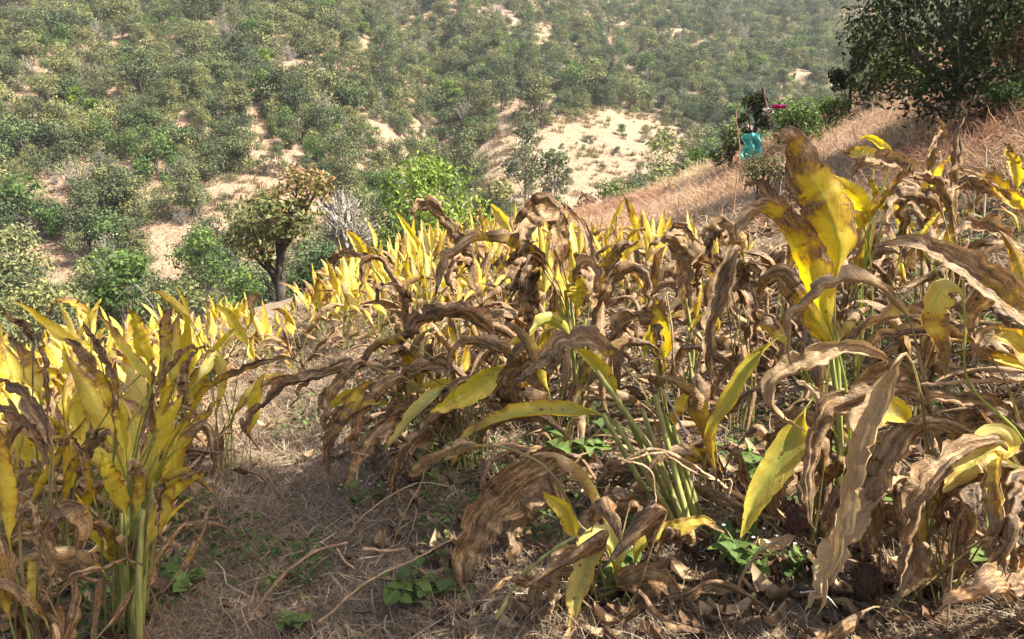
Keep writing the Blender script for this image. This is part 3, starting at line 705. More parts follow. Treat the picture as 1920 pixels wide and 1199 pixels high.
# hero plants: (base px, base py, Y, label); leaves traced as frame points at a distance
HP = dict(
    la=(243, 1190, 2.45, 'yellow turmeric clump with green stems beside the path, front left'),
    lb=(70, 1210, 2.12, 'withered brown turmeric clump in the bottom left corner'),
    lc=(110, 1000, 2.85, 'shaded brown and yellow turmeric clump at the left edge'),
    ld=(190, 800, 3.6, 'sunlit yellow turmeric plant with pointed leaf tips behind the left clump'),
    le=(410, 770, 3.95, 'glowing yellow turmeric plant left of the path end'),
    ca=(1085, 760, 3.7, 'large turmeric plant with hooded dark brown leaves in the middle'),
    cb=(765, 730, 4.2, 'turmeric plant of arched brown leaves left of the middle'),
    cc=(880, 830, 3.35, 'sprawling turmeric plant with long brown leaves over the path'),
    cf=(790, 590, 5.0, 'bright yellow upright turmeric plant below the rounded tree'),
    cd=(1300, 1030, 2.72, 'turmeric plant with thick green leaning stalks and arched yellow leaf'),
    ce=(1125, 1190, 2.2, 'low turmeric plant with curled tan leaves at the bottom middle'),
    da=(1287, 790, 3.9, 'turmeric plant with one drooping grey hood leaf, right of the middle'),
    db=(1385, 800, 3.35, 'blackish brown shrivelled turmeric plant with a long hanging leaf'),
    ra=(1562, 940, 2.35, 'tall turmeric plant with a spotted yellow leaf and folded leaf'),
    rb=(1745, 1010, 1.95, 'collapsed turmeric plant of long tan arching leaves, front right'),
    rc=(1985, 930, 1.85, 'turmeric plant leaning in from the right edge with drooping leaves'),
    sa=(1640, 500, 3.55, 'turmeric plant with glowing yellow and brown leaves on the right slope'),
    sb=(1792, 520, 3.5, 'turmeric plant with two tall upright brown leaves on the right slope'),
    sc=(1935, 560, 3.3, 'brown and yellow turmeric plant at the right edge on the slope'))
# plant | spine px | width px | dead green pale | roll curl fold | dY (offset of the far end towards +Y)
HL = '''
la|280,730 250,680 215,630 183,588|32|.28 .45 0|30 .6 .3|.1
la|224,753 208,690 184,639 155,601|30|.72 .1 0|40 .9 .3|.05
lc|203,770 160,673 128,641 107,631|40|.52 .1 .1|35 .8 .2|0
la|304,684 309,630 311,568|34|.42 .7 0|15 .5 .5|.1
ld|275,690 268,655 256,607 237,575|42|.34 0 0|20 .6 .2|-.3
la|288,830 286,727 290,668|28|.58 .2 0|30 .8 .3|0
lc|72,742 48,679 16,622|42|.42 .1 .3|25 .7 .2|0
lc|88,772 83,690 71,623|20|.7 .2 0|45 .8 .3|0
lb|101,843 75,775 27,724 -10,712|44|.9 0 .2|35 .8 .2|.2
lb|88,868 53,807 21,775 -10,762|44|1 0 0|35 .9 .3|.1
ld|184,665 128,639 80,604 52,580 28,566|28|.06 .05 0|30 .6 .3|-.2
ld|155,635 165,605 192,558|18|.02 .1 .2|25 .7 .3|0
ld|165,595 128,569 104,564 90,584|26|.5 0 .1|45 .9 .2|.1
lc|61,645 35,609 -5,575|30|.95 0 0|35 1 .3|0
le|357,605 341,585 312,561 283,541|24|.25 0 .1|30 .7 .3|-.1
le|357,600 344,564 330,538|13|.1 .1 0|30 .8 .3|.1
le|389,632 389,590 388,546|13|.45 0 .8|30 1.2 .3|0
le|464,650 445,615 429,588 403,571|30|.02 0 0|25 .6 .2|.1
le|468,606 466,572 478,552 492,575|24|.6 0 .5|40 1.2 .2|.2
la|352,785 387,732 429,708 493,684 536,673 581,692|28|.50 .25 0|40 1.0 .4|-.15
la|368,721 388,690 405,672 413,720 404,778|34|.18 .45 .4|30 .7 .2|.2
la|301,723 333,673 363,652 397,664|22|.95 0 0|45 1.2 .3|.05
la|340,767 352,690 374,652|32|.7 .1 0|30 .9 .3|.05
la|296,857 315,800 343,742|42|.14 .1 0|25 .6 .3|0
la|320,857 368,800 415,748|38|.32 .1 0|30 .7 .3|.05
la|333,845 363,812 388,800 394,852|38|.5 .35 .2|35 1 .2|-.05
la|238,850 225,790 209,733|32|.32 .35 0|30 .7 .4|0
le|387,680 419,641 447,612|20|.06 .2 0|40 .7 .4|-.2
la|234,968 211,907 190,850|48|.14 0 0|20 .5 .2|-.1
la|257,965 263,905 252,868 235,890|38|.42 0 .2|25 .8 .1|-.15
la|283,925 300,880 317,846|28|.0 .75 0|30 .7 .4|0
la|305,955 347,910 395,880|36|.32 0 0|30 .7 .3|.0
la|308,985 335,955 366,928|13|.2 .2 0|40 1 .3|0
la|290,930 298,925 303,960 298,1008|24|1 0 .1|40 1.6 .3|-.12
lb|107,1125 140,1085 170,1075 208,1062 235,1051 272,1063|26|1 0 .1|45 1.6 .4|.05
lb|-10,1080 12,1030 48,1012 85,1040 93,1105|52|1 0 .25|45 .9 .2|-.05
lb|90,1000 105,974 132,968 152,990 150,1020 133,1060|56|1 0 .25|40 .9 .2|-.05
lb|40,985 48,958 60,960 62,1015|36|.92 0 .2|35 1 .2|0
lc|58,955 90,890 122,840 152,796|28|.36 .1 0|30 .9 .4|-.3
lc|120,950 140,880 165,840 192,800|30|.48 .1 0|30 .9 .4|-.25
lb|16,1020 12,920 0,840 -8,775|44|.34 .1 .1|25 .6 .3|.0
lb|62,1150 60,1090 57,1040|46|.2 .2 .5|25 .7 .3|0
lc|0,900 20,830 60,800 98,860|30|.95 0 .1|40 1.2 .2|-.2
lc|140,905 168,845 200,810 228,842|26|.9 0 .1|40 1.4 .2|-.25
la|175,930 165,860 130,815|34|.5 .1 0|30 .8 .3|-.05
ca|1053,515 1042,447 1030,392 1002,388 972,425 960,460|48|1 0 .1|52 .7 .2|-.1|.34
ca|1051,490 1037,433 1022,408 995,430 975,478|46|.98 0 .35|50 .7 .1|-.25|.34
ca|1072,635 1040,535/1019,497 995,489 983,530 984,593 988,645|52|1 0 .05|45 1.3 .2|-.25
ca|1020,510 998,487 968,520 953,565|56|.95 0 .2|35 1.1 .2|-.2
ca|1030,500 1010,485 965,460 905,448 860,466 832,500 818,565|40|.62 .05 .1|42 1.0 .3|-.35
cb|880,490 856,455 838,425 812,398 785,388 763,402|42|.82 .05 .05|40 .9 .2|-.1
cb|903,585 896,529 884,492 864,483 846,500|28|1 0 0|45 1.2 .2|-.4
cb|880,500 855,490 846,515 858,556|40|1 0 .15|30 1.2 .1|-.4
cb|760,630 749,553 733,519 707,486 684,498 675,540 671,566|28|1 0 0|45 1.4 .2|-.1
cb|757,598 744,551 717,536 706,575|30|1 0 .1|40 1.2 .2|-.15
cb|695,500 680,486 655,480 632,486 626,514|28|.92 0 .1|42 1.3 .2|.2
cf|787,475 765,433 743,399|16|.04 .15 0|25 .8 .3|0
cf|799,480 795,450 790,411|18|.0 .0 .8|25 .8 .3|0
cf|707,470 700,440 690,415|12|.02 .1 .1|25 .8 .3|.1
cf|691,490 669,452 647,431|24|.12 0 .1|25 .8 .2|.1
cf|810,475 816,445 820,412|15|.04 .0 .5|25 .8 .3|.1
ca|963,440 941,409 919,383|26|.0 .05 0|20 .6 .2|.5
ca|912,460 905,425 900,395 907,430|16|.5 0 .2|35 1 .3|.5
da|1112,505 1101,449 1085,415 1064,396 1042,382|24|.72 0 .1|40 1.0 .3|.2
ca|1096,640/1107,561 1125,508 1160,465 1199,454|40|.52 .12 0|30 .9 .4|-.2
ca|1104,630 1136,567 1163,519 1195,506 1214,530 1212,590|36|.96 0 .15|42 1.2 .2|-.2
ca|1076,540 1082,530 1082,582|38|.2 .25 0|15 .5 .1|0
ca|1080,530 1092,506 1108,504 1113,535 1107,590|40|1 0 .35|35 1.0 .1|-.1
ca|1072,640 1040,604 1008,607 987,633 952,652 938,668|34|.28 .6 .2|45 .8 .3|-.35
cc|925,640 890,602 867,591 827,593 787,612 760,636 748,672|54|.92 0 .0|42 1.2 .2|.1
cc|968,680 920,648 875,640 851,659 842,712|34|.86 0 .15|42 1.2 .2|-.1
cc|944,683 893,725 840,755 806,772|50|.10 .5 0|25 .5 .2|-.2
cc|853,722 813,723 782,732|24|.2 .1 0|35 .8 .2|.1
cc|735,700/675,731 640,749 607,775|24|.02 .15 0|35 .8 .3|-.1
cc|760,690 720,690/667,696 600,705 541,724 507,753 472,780 451,822|34|.92 .0 .05|38 1.1 .3|-.25
cc|690,688 672,688 645,712 621,749 616,787 602,828|38|.98 0 .1|38 1.2 .2|-.15
cc|700,720 675,739 648,781 621,827 610,905|40|.62 0 .05|30 1.0 .2|-.25
cc|760,712 736,717 701,749 677,792 667,840 672,862|42|.86 0 .1|38 1.1 .2|-.15
cc|840,725 816,739 787,765 757,803 718,850|30|.22 .6 .5|30 .8 .3|-.25
cc|850,760 813,781 779,819 742,862|30|.9 0 .1|35 1.1 .2|-.25
cc|760,640 740,640 700,655 672,700|26|.6 .1 .0|40 1.1 .2|.2
cd|1240,860 1190,815 1158,797/1130,779 1080,774 1000,773 933,787 875,819 853,861 847,885|40|.34 .5 .1|42 .9 .2|-.15
ce|1085,985 1065,940 1025,880 960,845/900,838 850,850 800,872 765,895|46|.82 .0 .45|40 .9 .1|.3
cd|1250,860 1150,845/1090,852 1030,870 970,905 915,960 882,1030 868,1090 886,1135|88|.88 0 .15|24 .5 .1|-.35|.34
cd|1030,915 1011,935 979,957 960,990 960,1030 952,1090|48|.95 0 .2|30 1.0 .1|-.3
ce|1083,1010 1059,957 1012,918|38|.24 .15 0|25 .5 .3|.1
cd|1330,1000/1250,955 1190,945 1130,955 1095,1000 1084,1040|54|.9 0 .35|38 .8 .1|-.4
ce|1158,1060 1150,1024 1122,1018 1100,1060 1080,1130 1066,1180|62|.22 .6 .5|25 .5 .2|-.1
ce|1095,1075 1085,1050 1060,1050 1043,1085 1036,1155|38|.9 0 .55|35 1.2 .1|-.05
ce|1190,1060 1208,1018 1255,997 1317,978 1360,998|40|.36 .35 .05|30 .6 .2|.0
cd|1227,848 1173,768/1157,744 1118,693 1088,659 1062,640|48|.2 .55 .1|25 .7 .5|.1
cd|1245,850 1210,740/1160,678 1100,638 1050,652 1010,690 965,712|50|.88 0 .3|42 .8 .1|.0
cd|1010,690 985,695 962,707 962,745 968,780|54|1 0 .0|30 .9 .1|.2
ce|1110,1100 1110,1060 1085,1003|16|.1 .3 0|30 1 .3|0
ce|1165,1100 1150,1060 1128,985|26|.25 .3 0|30 .8 .3|.05
da|1288,600 1286,530 1275,473 1251,443 1218,468|48|1 0 .35|32 .9 .2|-.1
da|1307,480 1288,441 1267,427 1246,441|30|1 0 .2|35 1.1 .2|0
db|1365,530 1345,500 1320,478 1333,455 1345,428|32|1 0 0|35 1.4 .3|.2
db|1345,520 1322,490 1312,510 1302,548|28|1 0 0|35 1.4 .3|.2
db|1392,480 1379,460 1357,530 1341,593 1331,641 1333,700 1346,728|40|.82 .05 .2|30 1.0 .2|-.2
db|1335,470 1342,424 1363,440 1366,486|40|1 0 .4|25 1.1 .2|.0
db|1392,570 1400,543 1416,593 1410,665|28|1 0 .1|35 1.3 .2|-.15
db|1385,545 1393,507 1415,515 1402,556|52|1 0 .3|25 .8 .1|-.1
ra|1500,700 1470,630/1452,640 1405,690 1365,760 1336,800 1339,870 1345,910|40|.36 .5 .05|30 .9 .3|-.05
ra|1480,655 1453,628 1424,612 1440,640|22|.5 0 .4|35 1 .2|0
da|1345,620 1333,596 1309,601 1287,625|18|.2 .1 0|30 1 .2|-.1
da|1240,720 1250,640 1253,590|34|.1 .9 .4|25 .7 .2|-.2
da|1212,670 1225,620 1248,590 1262,610|24|.4 .5 .2|35 .8 .2|-.2
ra|1566,620/1567,524 1572,460 1551,393 1519,332 1500,273 1484,250 1445,252|82|.47 .12 0|14 .3 .3|-.2|.16
ra|1552,610 1515,505 1475,432 1432,396 1396,418 1382,450|76|.50 .35 0|32 .9 .15|-.3|.2
ra|1490,440 1468,401 1441,369 1415,345 1394,358|38|.62 0 .15|35 1.0 .2|.2
ra|1562,665 1533,607 1493,553 1467,521 1435,527 1422,560|60|.58 .15 0|30 .8 .1|.1|.25
rb|1752,800 1718,650/1707,607 1667,559 1627,532 1587,527 1544,543 1507,575 1483,590 1478,630 1484,690|32|.96 0 .45|40 1.4 .3|-.05
rb|1760,820 1718,703/1667,676 1613,657 1560,660 1507,681 1459,708 1443,740 1461,778 1490,800 1510,812|46|.96 0 .62|42 1.1 .2|-.1
rb|1600,790 1550,762 1517,730 1490,714|26|.9 0 .85|35 1.1 .2|.1
rb|1748,790 1715,745 1653,735 1587,753 1550,785 1530,840 1522,900 1515,957 1530,998|52|.95 0 .25|38 .9 .1|-.1
rb|1745,880 1720,720/1692,664 1650,760 1600,890 1570,1000 1538,1150|50|.92 0 .85|25 1.1 .2|-.2
rb|1760,950/1703,895 1646,935 1605,977 1573,1034 1545,1097 1512,1150|62|.92 0 .92|25 1.0 .2|-.2
rb|1740,860/1719,799 1687,821 1656,881 1643,932 1643,986 1632,1040|62|.95 0 .35|35 .8 .1|-.1
ra|1545,800 1530,750/1510,765 1470,850 1420,930 1388,1010|66|.0 .55 .15|18 .35 .35|-.15
rc|1890,850 1860,830 1800,850 1750,900 1720,960 1700,1060 1678,1105|52|.95 0 .3|35 1.0 .2|-.2
rc|1885,860 1870,828 1825,868 1768,925|76|.18 .05 .55|20 .4 .2|-.1
rc|1990,680 1920,590 1830,515 1760,473 1700,455 1638,462|70|.68 .05 .25|36 .7 .2|.1|.25
rc|1818,720 1810,600/1803,551 1771,538 1749,569 1744,607 1760,633 1771,671 1770,708|62|.46 .3 .35|25 .9 .2|.0
rc|1850,660 1760,628 1700,625 1640,640 1598,668|36|.9 0 .1|45 1.2 .3|.25
rc|1990,760 1930,698 1850,668 1776,664|46|.48 .05 .1|38 .8 .3|.1
rc|1990,770 1900,797 1830,758 1760,745 1698,762|48|.95 0 .25|38 .8 .2|.1
rc|2000,1060 1930,1085 1850,1098 1755,1145|70|1 0 .0|35 .8 .2|-.35
rc|1880,860 1865,890 1876,980 1884,1080|46|.6 .15 .4|30 .9 .3|-.3
ra|1700,790 1670,772 1620,788 1568,838|58|.32 .2 .1|25 .6 .2|-.1
rb|1735,960 1722,1000 1714,1140|24|.5 .1 .4|30 1.4 .3|-.1
rb|1800,900 1840,840 1900,850|40|.3 .1 .5|30 .8 .2|.0
sb|1790,440 1792,316 1796,262 1808,224 1788,236|28|.92 0 .3|25 1.2 .2|0
sb|1735,335 1749,284 1765,247 1758,222|28|.72 0 .25|25 1.0 .3|.1
sa|1669,305 1648,273 1627,260 1608,262|20|.22 0 .0|35 .9 .3|.2
sa|1640,305 1610,290 1578,286|28|.32 0 .2|35 .8 .2|.2
sb|1720,340 1701,313 1653,302 1621,303 1598,335|36|.84 0 .35|38 1.0 .2|.0
sa|1600,450 1640,400 1667,369 1701,321 1722,295|32|.58 .4 .1|35 1.0 .5|-.3
sb|1784,395 1760,359 1733,335 1705,332|34|.84 0 .2|38 1.0 .2|-.1
sb|1765,400 1728,372 1691,368 1672,393 1668,438|34|.95 0 .3|38 1.0 .2|-.2
sc|1925,400 1888,372 1853,340 1827,327 1795,318 1769,334|38|.54 .0 .1|38 .9 .3|-.1
sc|1895,385 1853,359 1813,348 1782,360|36|1 0 .4|38 1.0 .2|.0
sc|1908,355 1899,305 1881,266|30|.42 .1 .1|25 .9 .3|.1
sc|1895,452 1856,428 1819,428 1785,449|36|.95 0 .2|38 1.1 .2|-.2
sb|1725,460 1742,430 1762,398|18|.2 .1 .4|35 1.2 .4|-.2
sa|1630,415 1605,380 1588,361 1549,325|42|.04 0 0|25 .5 .2|-.4
sa|1620,430 1600,415 1580,405 1565,385|36|.3 0 0|30 .6 .2|-.35
sc|1930,430 1915,370 1932,325|34|.8 0 .2|30 1 .2|-.1
sa|1660,400 1640,350 1632,330|22|.35 .0 0|30 1 .3|0
sa|1690,470 1700,400 1680,370 1660,392|30|.92 0 .2|35 1 .2|-.1
rb|1680,900 1695,830 1760,798 1840,828 1872,905|48|.92 0 .3|35 .8 .2|-.15
rb|1700,950 1660,900 1600,905 1560,960 1552,1040|50|.95 0 .15|30 .8 .2|.1
rb|1690,985 1660,960 1625,1000 1618,1085|44|1 0 .2|30 1.0 .2|.05
rb|1770,960 1800,900 1850,890 1880,960 1886,1040|46|.9 0 .35|30 .9 .2|-.1
rb|1760,990 1790,960 1790,1040 1775,1120|44|1 0 .1|30 1.0 .2|-.15
rb|1790,840 1850,780 1930,790|50|.75 0 .3|35 .7 .2|.0
rc|1930,840 1880,800 1820,800 1790,860|52|.85 0 .25|30 .8 .2|.05
rc|1960,720 1900,640 1850,640 1825,690|50|.5 .2 .1|30 .7 .2|.1
rc|1950,640 1890,560 1835,580 1822,640|44|.9 0 .2|32 .9 .2|.2
rc|1960,960 1915,900 1890,960 1905,1060|50|.95 0 .1|30 .9 .2|-.2
ra|1600,760 1640,700 1700,690 1740,740|46|.8 0 .3|34 .8 .2|.1
ra|1545,830 1500,790 1462,820 1452,890|44|.92 0 .2|32 .9 .2|.1
ra|1585,860 1620,830 1660,860 1668,930|44|.7 .1 .2|30 .8 .2|.05
ra|1540,880 1490,880 1455,930 1470,990|40|.95 0 .25|32 1 .2|-.1
ra|1640,620 1690,585 1740,600 1758,660|44|.75 .05 .3|34 .8 .2|.15
cd|1230,900 1180,880 1140,900 1125,960|44|.95 0 .2|32 1 .2|.05
cd|1265,900 1300,850 1345,870 1355,930|36|.6 .1 .1|30 .9 .2|.05
cd|1210,880 1165,910 1150,960 1160,1020|40|1 0 .1|32 1 .2|.1
cd|1250,820 1270,760 1300,740 1318,790|32|.4 .15 .1|30 .9 .2|.1
ce|1105,1080 1050,1080 1010,1110 1000,1160|36|.95 0 .4|32 1 .2|.0
ce|1150,1110 1200,1080 1250,1095 1262,1150|40|.9 0 .35|32 1 .2|-.05
cc|860,720 820,690 770,705 745,760|34|.95 0 .1|32 1 .2|.0
cc|770,780 720,800 670,850 640,925|34|.9 0 .15|32 1 .2|-.3
cc|820,800 770,830 740,880 730,950|34|.8 0 .1|32 1 .2|-.3
cc|730,760 690,760 640,790 600,850|30|.6 .1 .1|35 1 .3|-.25
cc|700,690 640,690 580,715 545,765|28|.92 0 .1|35 1 .3|-.1
cc|800,760 750,770 715,810 700,870|34|.92 0 .1|32 1 .2|-.1
cc|900,760 880,720 850,740 840,800|36|.9 0 .1|32 1 .2|-.1
cc|930,740 960,700 1000,720 1010,790|36|.9 0 .2|32 1 .2|-.1
ca|1150,640 1180,600 1225,610 1240,670|34|.92 0 .2|32 1 .2|-.2
db|1400,640 1430,600 1460,630 1455,700|34|.95 0 .2|32 1 .2|-.2
'''
HROOT = {}; HB = {}
for k, (bx, by, Y, lab) in HP.items():
    b = at(bx, by, Y); b[2] = float(ground_h(b[0], b[1])) - .02
    HB[k] = b; HROOT[k] = thing('turmeric_plant', lab, 'plant', b)
def hero_leaf(line, i):
    fs = line.split('|'); pl, pts, wpx, dgp, rcf, dy = fs[:6]; r = np.random.default_rng(5000 + i)
    nst = len(pts.split('/')[0].split()) if '/' in pts else 0
    pts = [tuple(map(float, p.split(','))) for p in pts.replace('/', ' ').split()]; Y = HP[pl][2]; b = HB[pl]
    d, g, p = map(float, dgp.split()); d = min(1, d + (.10 if pl in ('la', 'lb', 'lc') else 0)); roll, curl, fold = map(float, rcf.split()); dy = float(dy)
    m = len(pts); off = r.normal() * .05
    C = [at(x, y, Y + (off + dy) * (j + 1) / m) for j, (x, y) in enumerate(pts)]
    for c in C: c[2] = max(c[2], float(ground_h(c[0], c[1])) + .02)
    first = C[0]; j0 = np.array([r.normal() * .03, r.normal() * .03, 0])
    hgt = max(first[2] - b[2], .05)
    s1 = b + j0 + (first - b) * np.array([.16, .16, .45]); s2 = b + j0 * .7 + (first - b) * np.array([.5, .5, .78])
    CC = np.array([b + j0, s1, s2] + C); n = 34
    P, L, _, _ = catmull(CC, 90)
    k0 = int(np.argmin(np.linalg.norm(P - C[nst], axis=1))); vs = 0
    big = wpx and float(wpx) > 45
    ns, nb, nu = 9 + 5 * min(nst, 3), (44 if big else 32), (15 if big else 11)
    ii = np.r_[np.linspace(0, k0, ns, endpoint=False), np.linspace(k0, 89, nb)]
    P = np.stack([np.interp(ii, np.arange(90), P[:, q]) for q in range(3)], 1)
    v = np.where(ii < k0, (ii - k0) / max(k0, 1), (ii - k0) / (89 - k0))
    T = unit(np.gradient(P, axis=0)); Vw = unit(P - CAMP); W0 = unit(np.cross(T, Vw))
    for q in range(1, len(W0)):
        if (W0[q] * W0[q - 1]).sum() < 0: W0[q] *= -1
    for _ in range(3): W0 = unit(np.vstack([W0[:1], (W0[:-2] + W0[1:-1] * 2 + W0[2:]) / 4, W0[-1:]]))
    sgn = 1 if r.random() < .5 else -1
    Wd = rot_about(W0, T, R(roll) * sgn * (.6 + .5 * np.sin(v * r.uniform(2, 4) + r.uniform(0, 6.28)) ** 2))
    W = float(wpx) * Y / FPX * (1.06 + .16 * d) * (.76 if pl in ('la', 'lb', 'lc', 'ld', 'le') else .95)
    half = blade_profile(v, W / 2, .0085 if Y < 3 else .0075)
    crump = .12 + .68 * d if len(fs) < 7 else float(fs[6])
    cu = np.where(v < 0, 2.6, 2.6 + (curl - 2.6) * sstep(0, .2, v)); fo = np.where(v < 0, 0, fold)
    # adaxial side faces up
    N = np.cross(T, Wd); 
    if N[ns + nb // 3, 2] < 0: Wd = -Wd
    jit = r.normal(size=P.shape) * (.001 + .0055 * d) * np.linspace(0, 1, len(P))[:, None] * (Y / 2.5); jit[0] = 0
    P = P - b + (jit + np.roll(jit, 1, axis=0)) * .6
    V, F, uv, m2 = leaf_geo(P, Wd, half, v, cu, fo, crump, r, nu, asym=r.uniform(-.4, .4))
    o = link('leaf', make_mesh('leaf', V, F, M['leaf'], uv, m2), HROOT[pl]); set_leaf(o, d, g, p); return o
for i, line in enumerate(HL.strip().split('\n')): hero_leaf(line, i)
r = np.random.default_rng(88)
for pl in HP:
    yel = pl in ('la', 'ld', 'le', 'cf', 'lc')
    for k in range(12 if HP[pl][2] < 3.5 else 8):
        kind = ['low', 'hang', 'low', 'arch', 'hang', 'up' if yel else 'hang'][k % 6]
        o = link('leaf', LV[kind][r.integers(16)], HROOT[pl], loc=(r.normal() * .06, r.normal() * .06, 0), rot=(r.normal() * .18, r.normal() * .18, r.uniform(0, 6.28)), scale=r.uniform(.7, 1.0))
        set_leaf(o, {'low': .95, 'hang': .85, 'arch': .6, 'up': .25}[kind] + r.normal() * .1 + (0 if yel else .1), max(0, r.normal() * .2), max(0, r.normal() * .3))
# thick pseudo-stems of the two clumps whose bases show
def stem_material():
    s = NT('turmeric_stem'); g = s.add('ShaderNodeTexCoord').outputs['Object']
    mp = s.add('ShaderNodeMapping'); s.l.new(g, mp.inputs[0]); mp.inputs['Scale'].default_value = (60, 60, 4)
    n = s.noise(mp.outputs[0], 1, 3); n2 = s.noise(g, 7, 3)
    c = s.mix(s.maprange(n, .35, .65), (.20, .25, .06), (.44, .40, .14))
    c = s.mix(s.math('MULTIPLY', s.maprange(n2, .52, .66), .6), c, (.36, .27, .12))
    return s.finish(c, .5, .4, s.bump(n, .4, .004), .15, c)
M['stem'] = stem_material()
def stems(pl, ends, r0=.014, r1=.008, dY=0.):
    r = np.random.default_rng(77); b = HB[pl]; Y = HP[pl][2] + dY
    for (x0, x1, y1) in ends:
        p0 = at(x0, HP[pl][1], Y + r.normal() * .05); p0[2] = ground_h(p0[0], p0[1]) - .03; p1 = at(x1, y1, Y + r.normal() * .06)
        P = catmull([p0, (p0 + p1) / 2 + r.normal(size=3) * .012, p1], 10)[0] - b
        link('stem', make_mesh('stem', *tube(P, np.linspace(r0, r1, 10), 8), M['stem']), HROOT[pl])
stems('la', [(212, 228, 960), (224, 240, 950), (236, 250, 940), (246, 262, 930), (258, 268, 955), (262, 288, 905), (270, 298, 960), (228, 262, 980), (250, 245, 880)])
stems('cd', [(1300, 1118, 695), (1292, 1150, 785), (1285, 1130, 775), (1305, 1205, 770), (1312, 1228, 740), (1320, 1245, 775), (1296, 1180, 790), (1326, 1262, 800)], .013, .008, -.2)
stems('ra', [(1558, 1555, 640), (1566, 1568, 620)], .011, .008)
stems('ca', [(1080, 1045, 560), (1088, 1060, 545), (1092, 1070, 540), (1096, 1098, 600)], .012, .009)
stems('da', [(1285, 1286, 560), (1292, 1287, 640)], .010, .007)

# ------------------------------------------------------------------ the rest of the field
r = np.random.default_rng(31); placed = [HB[k][:2] for k in HB]; nfield = 0; FIELD = []
def try_plants(n, xr, yr, mind, pick, cond=lambda x, y: True):
    global nfield
    for _ in range(n * 30):
        if n <= 0: break
        x = r.uniform(*xr); y = r.uniform(*yr)
        g0 = float(ground_h(x, y)); q0 = proj(np.array([x, y, g0]))
        ln = np.interp(q0[0], [0, 450, 560, 640, 700, 960, 1380, 1480, 1560, 1920], [560, 555, 545, 455, 412, 400, 408, 412, 325, 290])
        smax = (q0[1] - ln) * y / FPX / .82
        if smax < .42: continue
        if not cond(x, y) or min((x - p[0])**2 + (y - p[1])**2 for p in placed) < mind**2: continue
        st, lab, grp, nl, sc = pick(x, y); sc = min(sc, smax * r.uniform(.62, 1.15)); placed.append((x, y)); n -= 1; nfield += 1
        t = field_plant(x, y, r, lab, grp, st, nl, sc); FIELD.append((t, x, y))
def edge(x): return np.interp(x, [-14, -6, -3, 0, 2, 4], [7.5, 9.2, 11, 13.0, 13.0, 12.2])
def pathc(y): return np.interp(y, [1, 2.4, 5, 7], [-.45, -.75, -1.55, -2.1])
A = lambda s, l, g, a, b: (lambda x, y: (s if r.random() < .8 else 'mixed', l, g, int(r.integers(a, b)), r.uniform(.85, 1.15)))
def left_pick(x, y):
    if y < 4.6: return ('mixed' if r.random() < .5 else 'yellow', 'yellow and brown turmeric plant in the front of the left bed', 'left bed, front rows', int(r.integers(9, 12)), r.uniform(.75, .95))
    if y < 6.4: return ('yellow', 'bright yellow turmeric plant in the middle of the sunlit left bed', 'left bed, middle rows', int(r.integers(8, 11)), r.uniform(.72, .95))
    return ('yellow', 'small bright turmeric plant at the far edge of the left bed', 'left bed, far rows', int(r.integers(7, 10)), r.uniform(.65, .85))
try_plants(125, (-5.6, -1.3), (3.0, 8.6), .30, left_pick, lambda x, y: x < pathc(y) - .55 and y < edge(x) - .3 and abs(x) < .72 * y)
def mid_pick(x, y):
    if y < 5.4: return ('brown', 'withered brown turmeric plant among the middle rows of the bed', 'middle bed, near rows', int(r.integers(9, 12)), r.uniform(.8, 1.0))
    if y < 8: return ('yellow' if r.random() < .6 else 'mixed', 'sunlit yellow turmeric plant in the middle of the central bed', 'middle bed, middle rows', int(r.integers(8, 11)), r.uniform(.75, 1.0))
    return ('yellow' if r.random() < .55 else 'mixed', 'small yellow turmeric plant at the far edge of the central bed', 'middle bed, far rows', int(r.integers(7, 9)), r.uniform(.6, .85))
try_plants(46, (-.5, 2.2), (3.3, 5.4), .31, mid_pick, lambda x, y: x > pathc(y) + .75)
try_plants(150, (-2.6, 3.6), (5.2, 12.2), .34, mid_pick, lambda x, y: x > pathc(min(y, 7)) + (.7 if y < 6.2 else -.3) and y < edge(x) - .8 and x < .34 * y)
try_plants(40, (-3.4, -.5), (5.9, 10), .36, lambda x, y: ('yellow' if r.random() < .6 else 'mixed', 'sunlit yellow turmeric plant beyond the path end', 'bed beyond the path', int(r.integers(8, 11)), r.uniform(.7, .95)), lambda x, y: y < edge(x) - .5)
def right_pick(x, y): return ('brown' if r.random() < .5 else 'mixed', 'brown and yellow turmeric plant on the rising right-hand bed', 'right-hand bed', int(r.integers(8, 11)), r.uniform(.75, .95))
try_plants(22, (1.5, 3.4), (2.9, 5.2), .40, right_pick, lambda x, y: .36 * y < x < .74 * y)
print('field plants', nfield)
fc = {}
for t, x, y in FIELD:
    q = float(proj(np.array([x, y, t.location.z + .5]))[0])
    rows = [(3.9, 'first'), (4.6, 'second'), (5.4, 'third'), (6.2, 'fourth'), (7, 'fifth'), (8, 'sixth'), (9.2, 'seventh'), (10.4, 'eighth'), (99, 'last')]
    bed = t['group'].split(',')[0]
    ad = {'b': 'withered brown', 'y': 'yellow', 's': 'yellow'}.get(t['label'][0], 'yellow')
    ad = 'withered brown' if 'withered' in t['label'] else ('brown and yellow' if 'brown' in t['label'] else 'yellow')
    fc.setdefault('%s turmeric plant in the %s row of the %s' % (ad, next(w for m_, w in rows if y < m_), bed), []).append((q, t))
for lab, L_ in fc.items():
    for k, (q, t) in enumerate(sorted(L_, key=lambda e: e[0])): t['label'] = lab + ordinal(k, len(L_)); t['group'] = 'turmeric plants standing in rows in the beds'

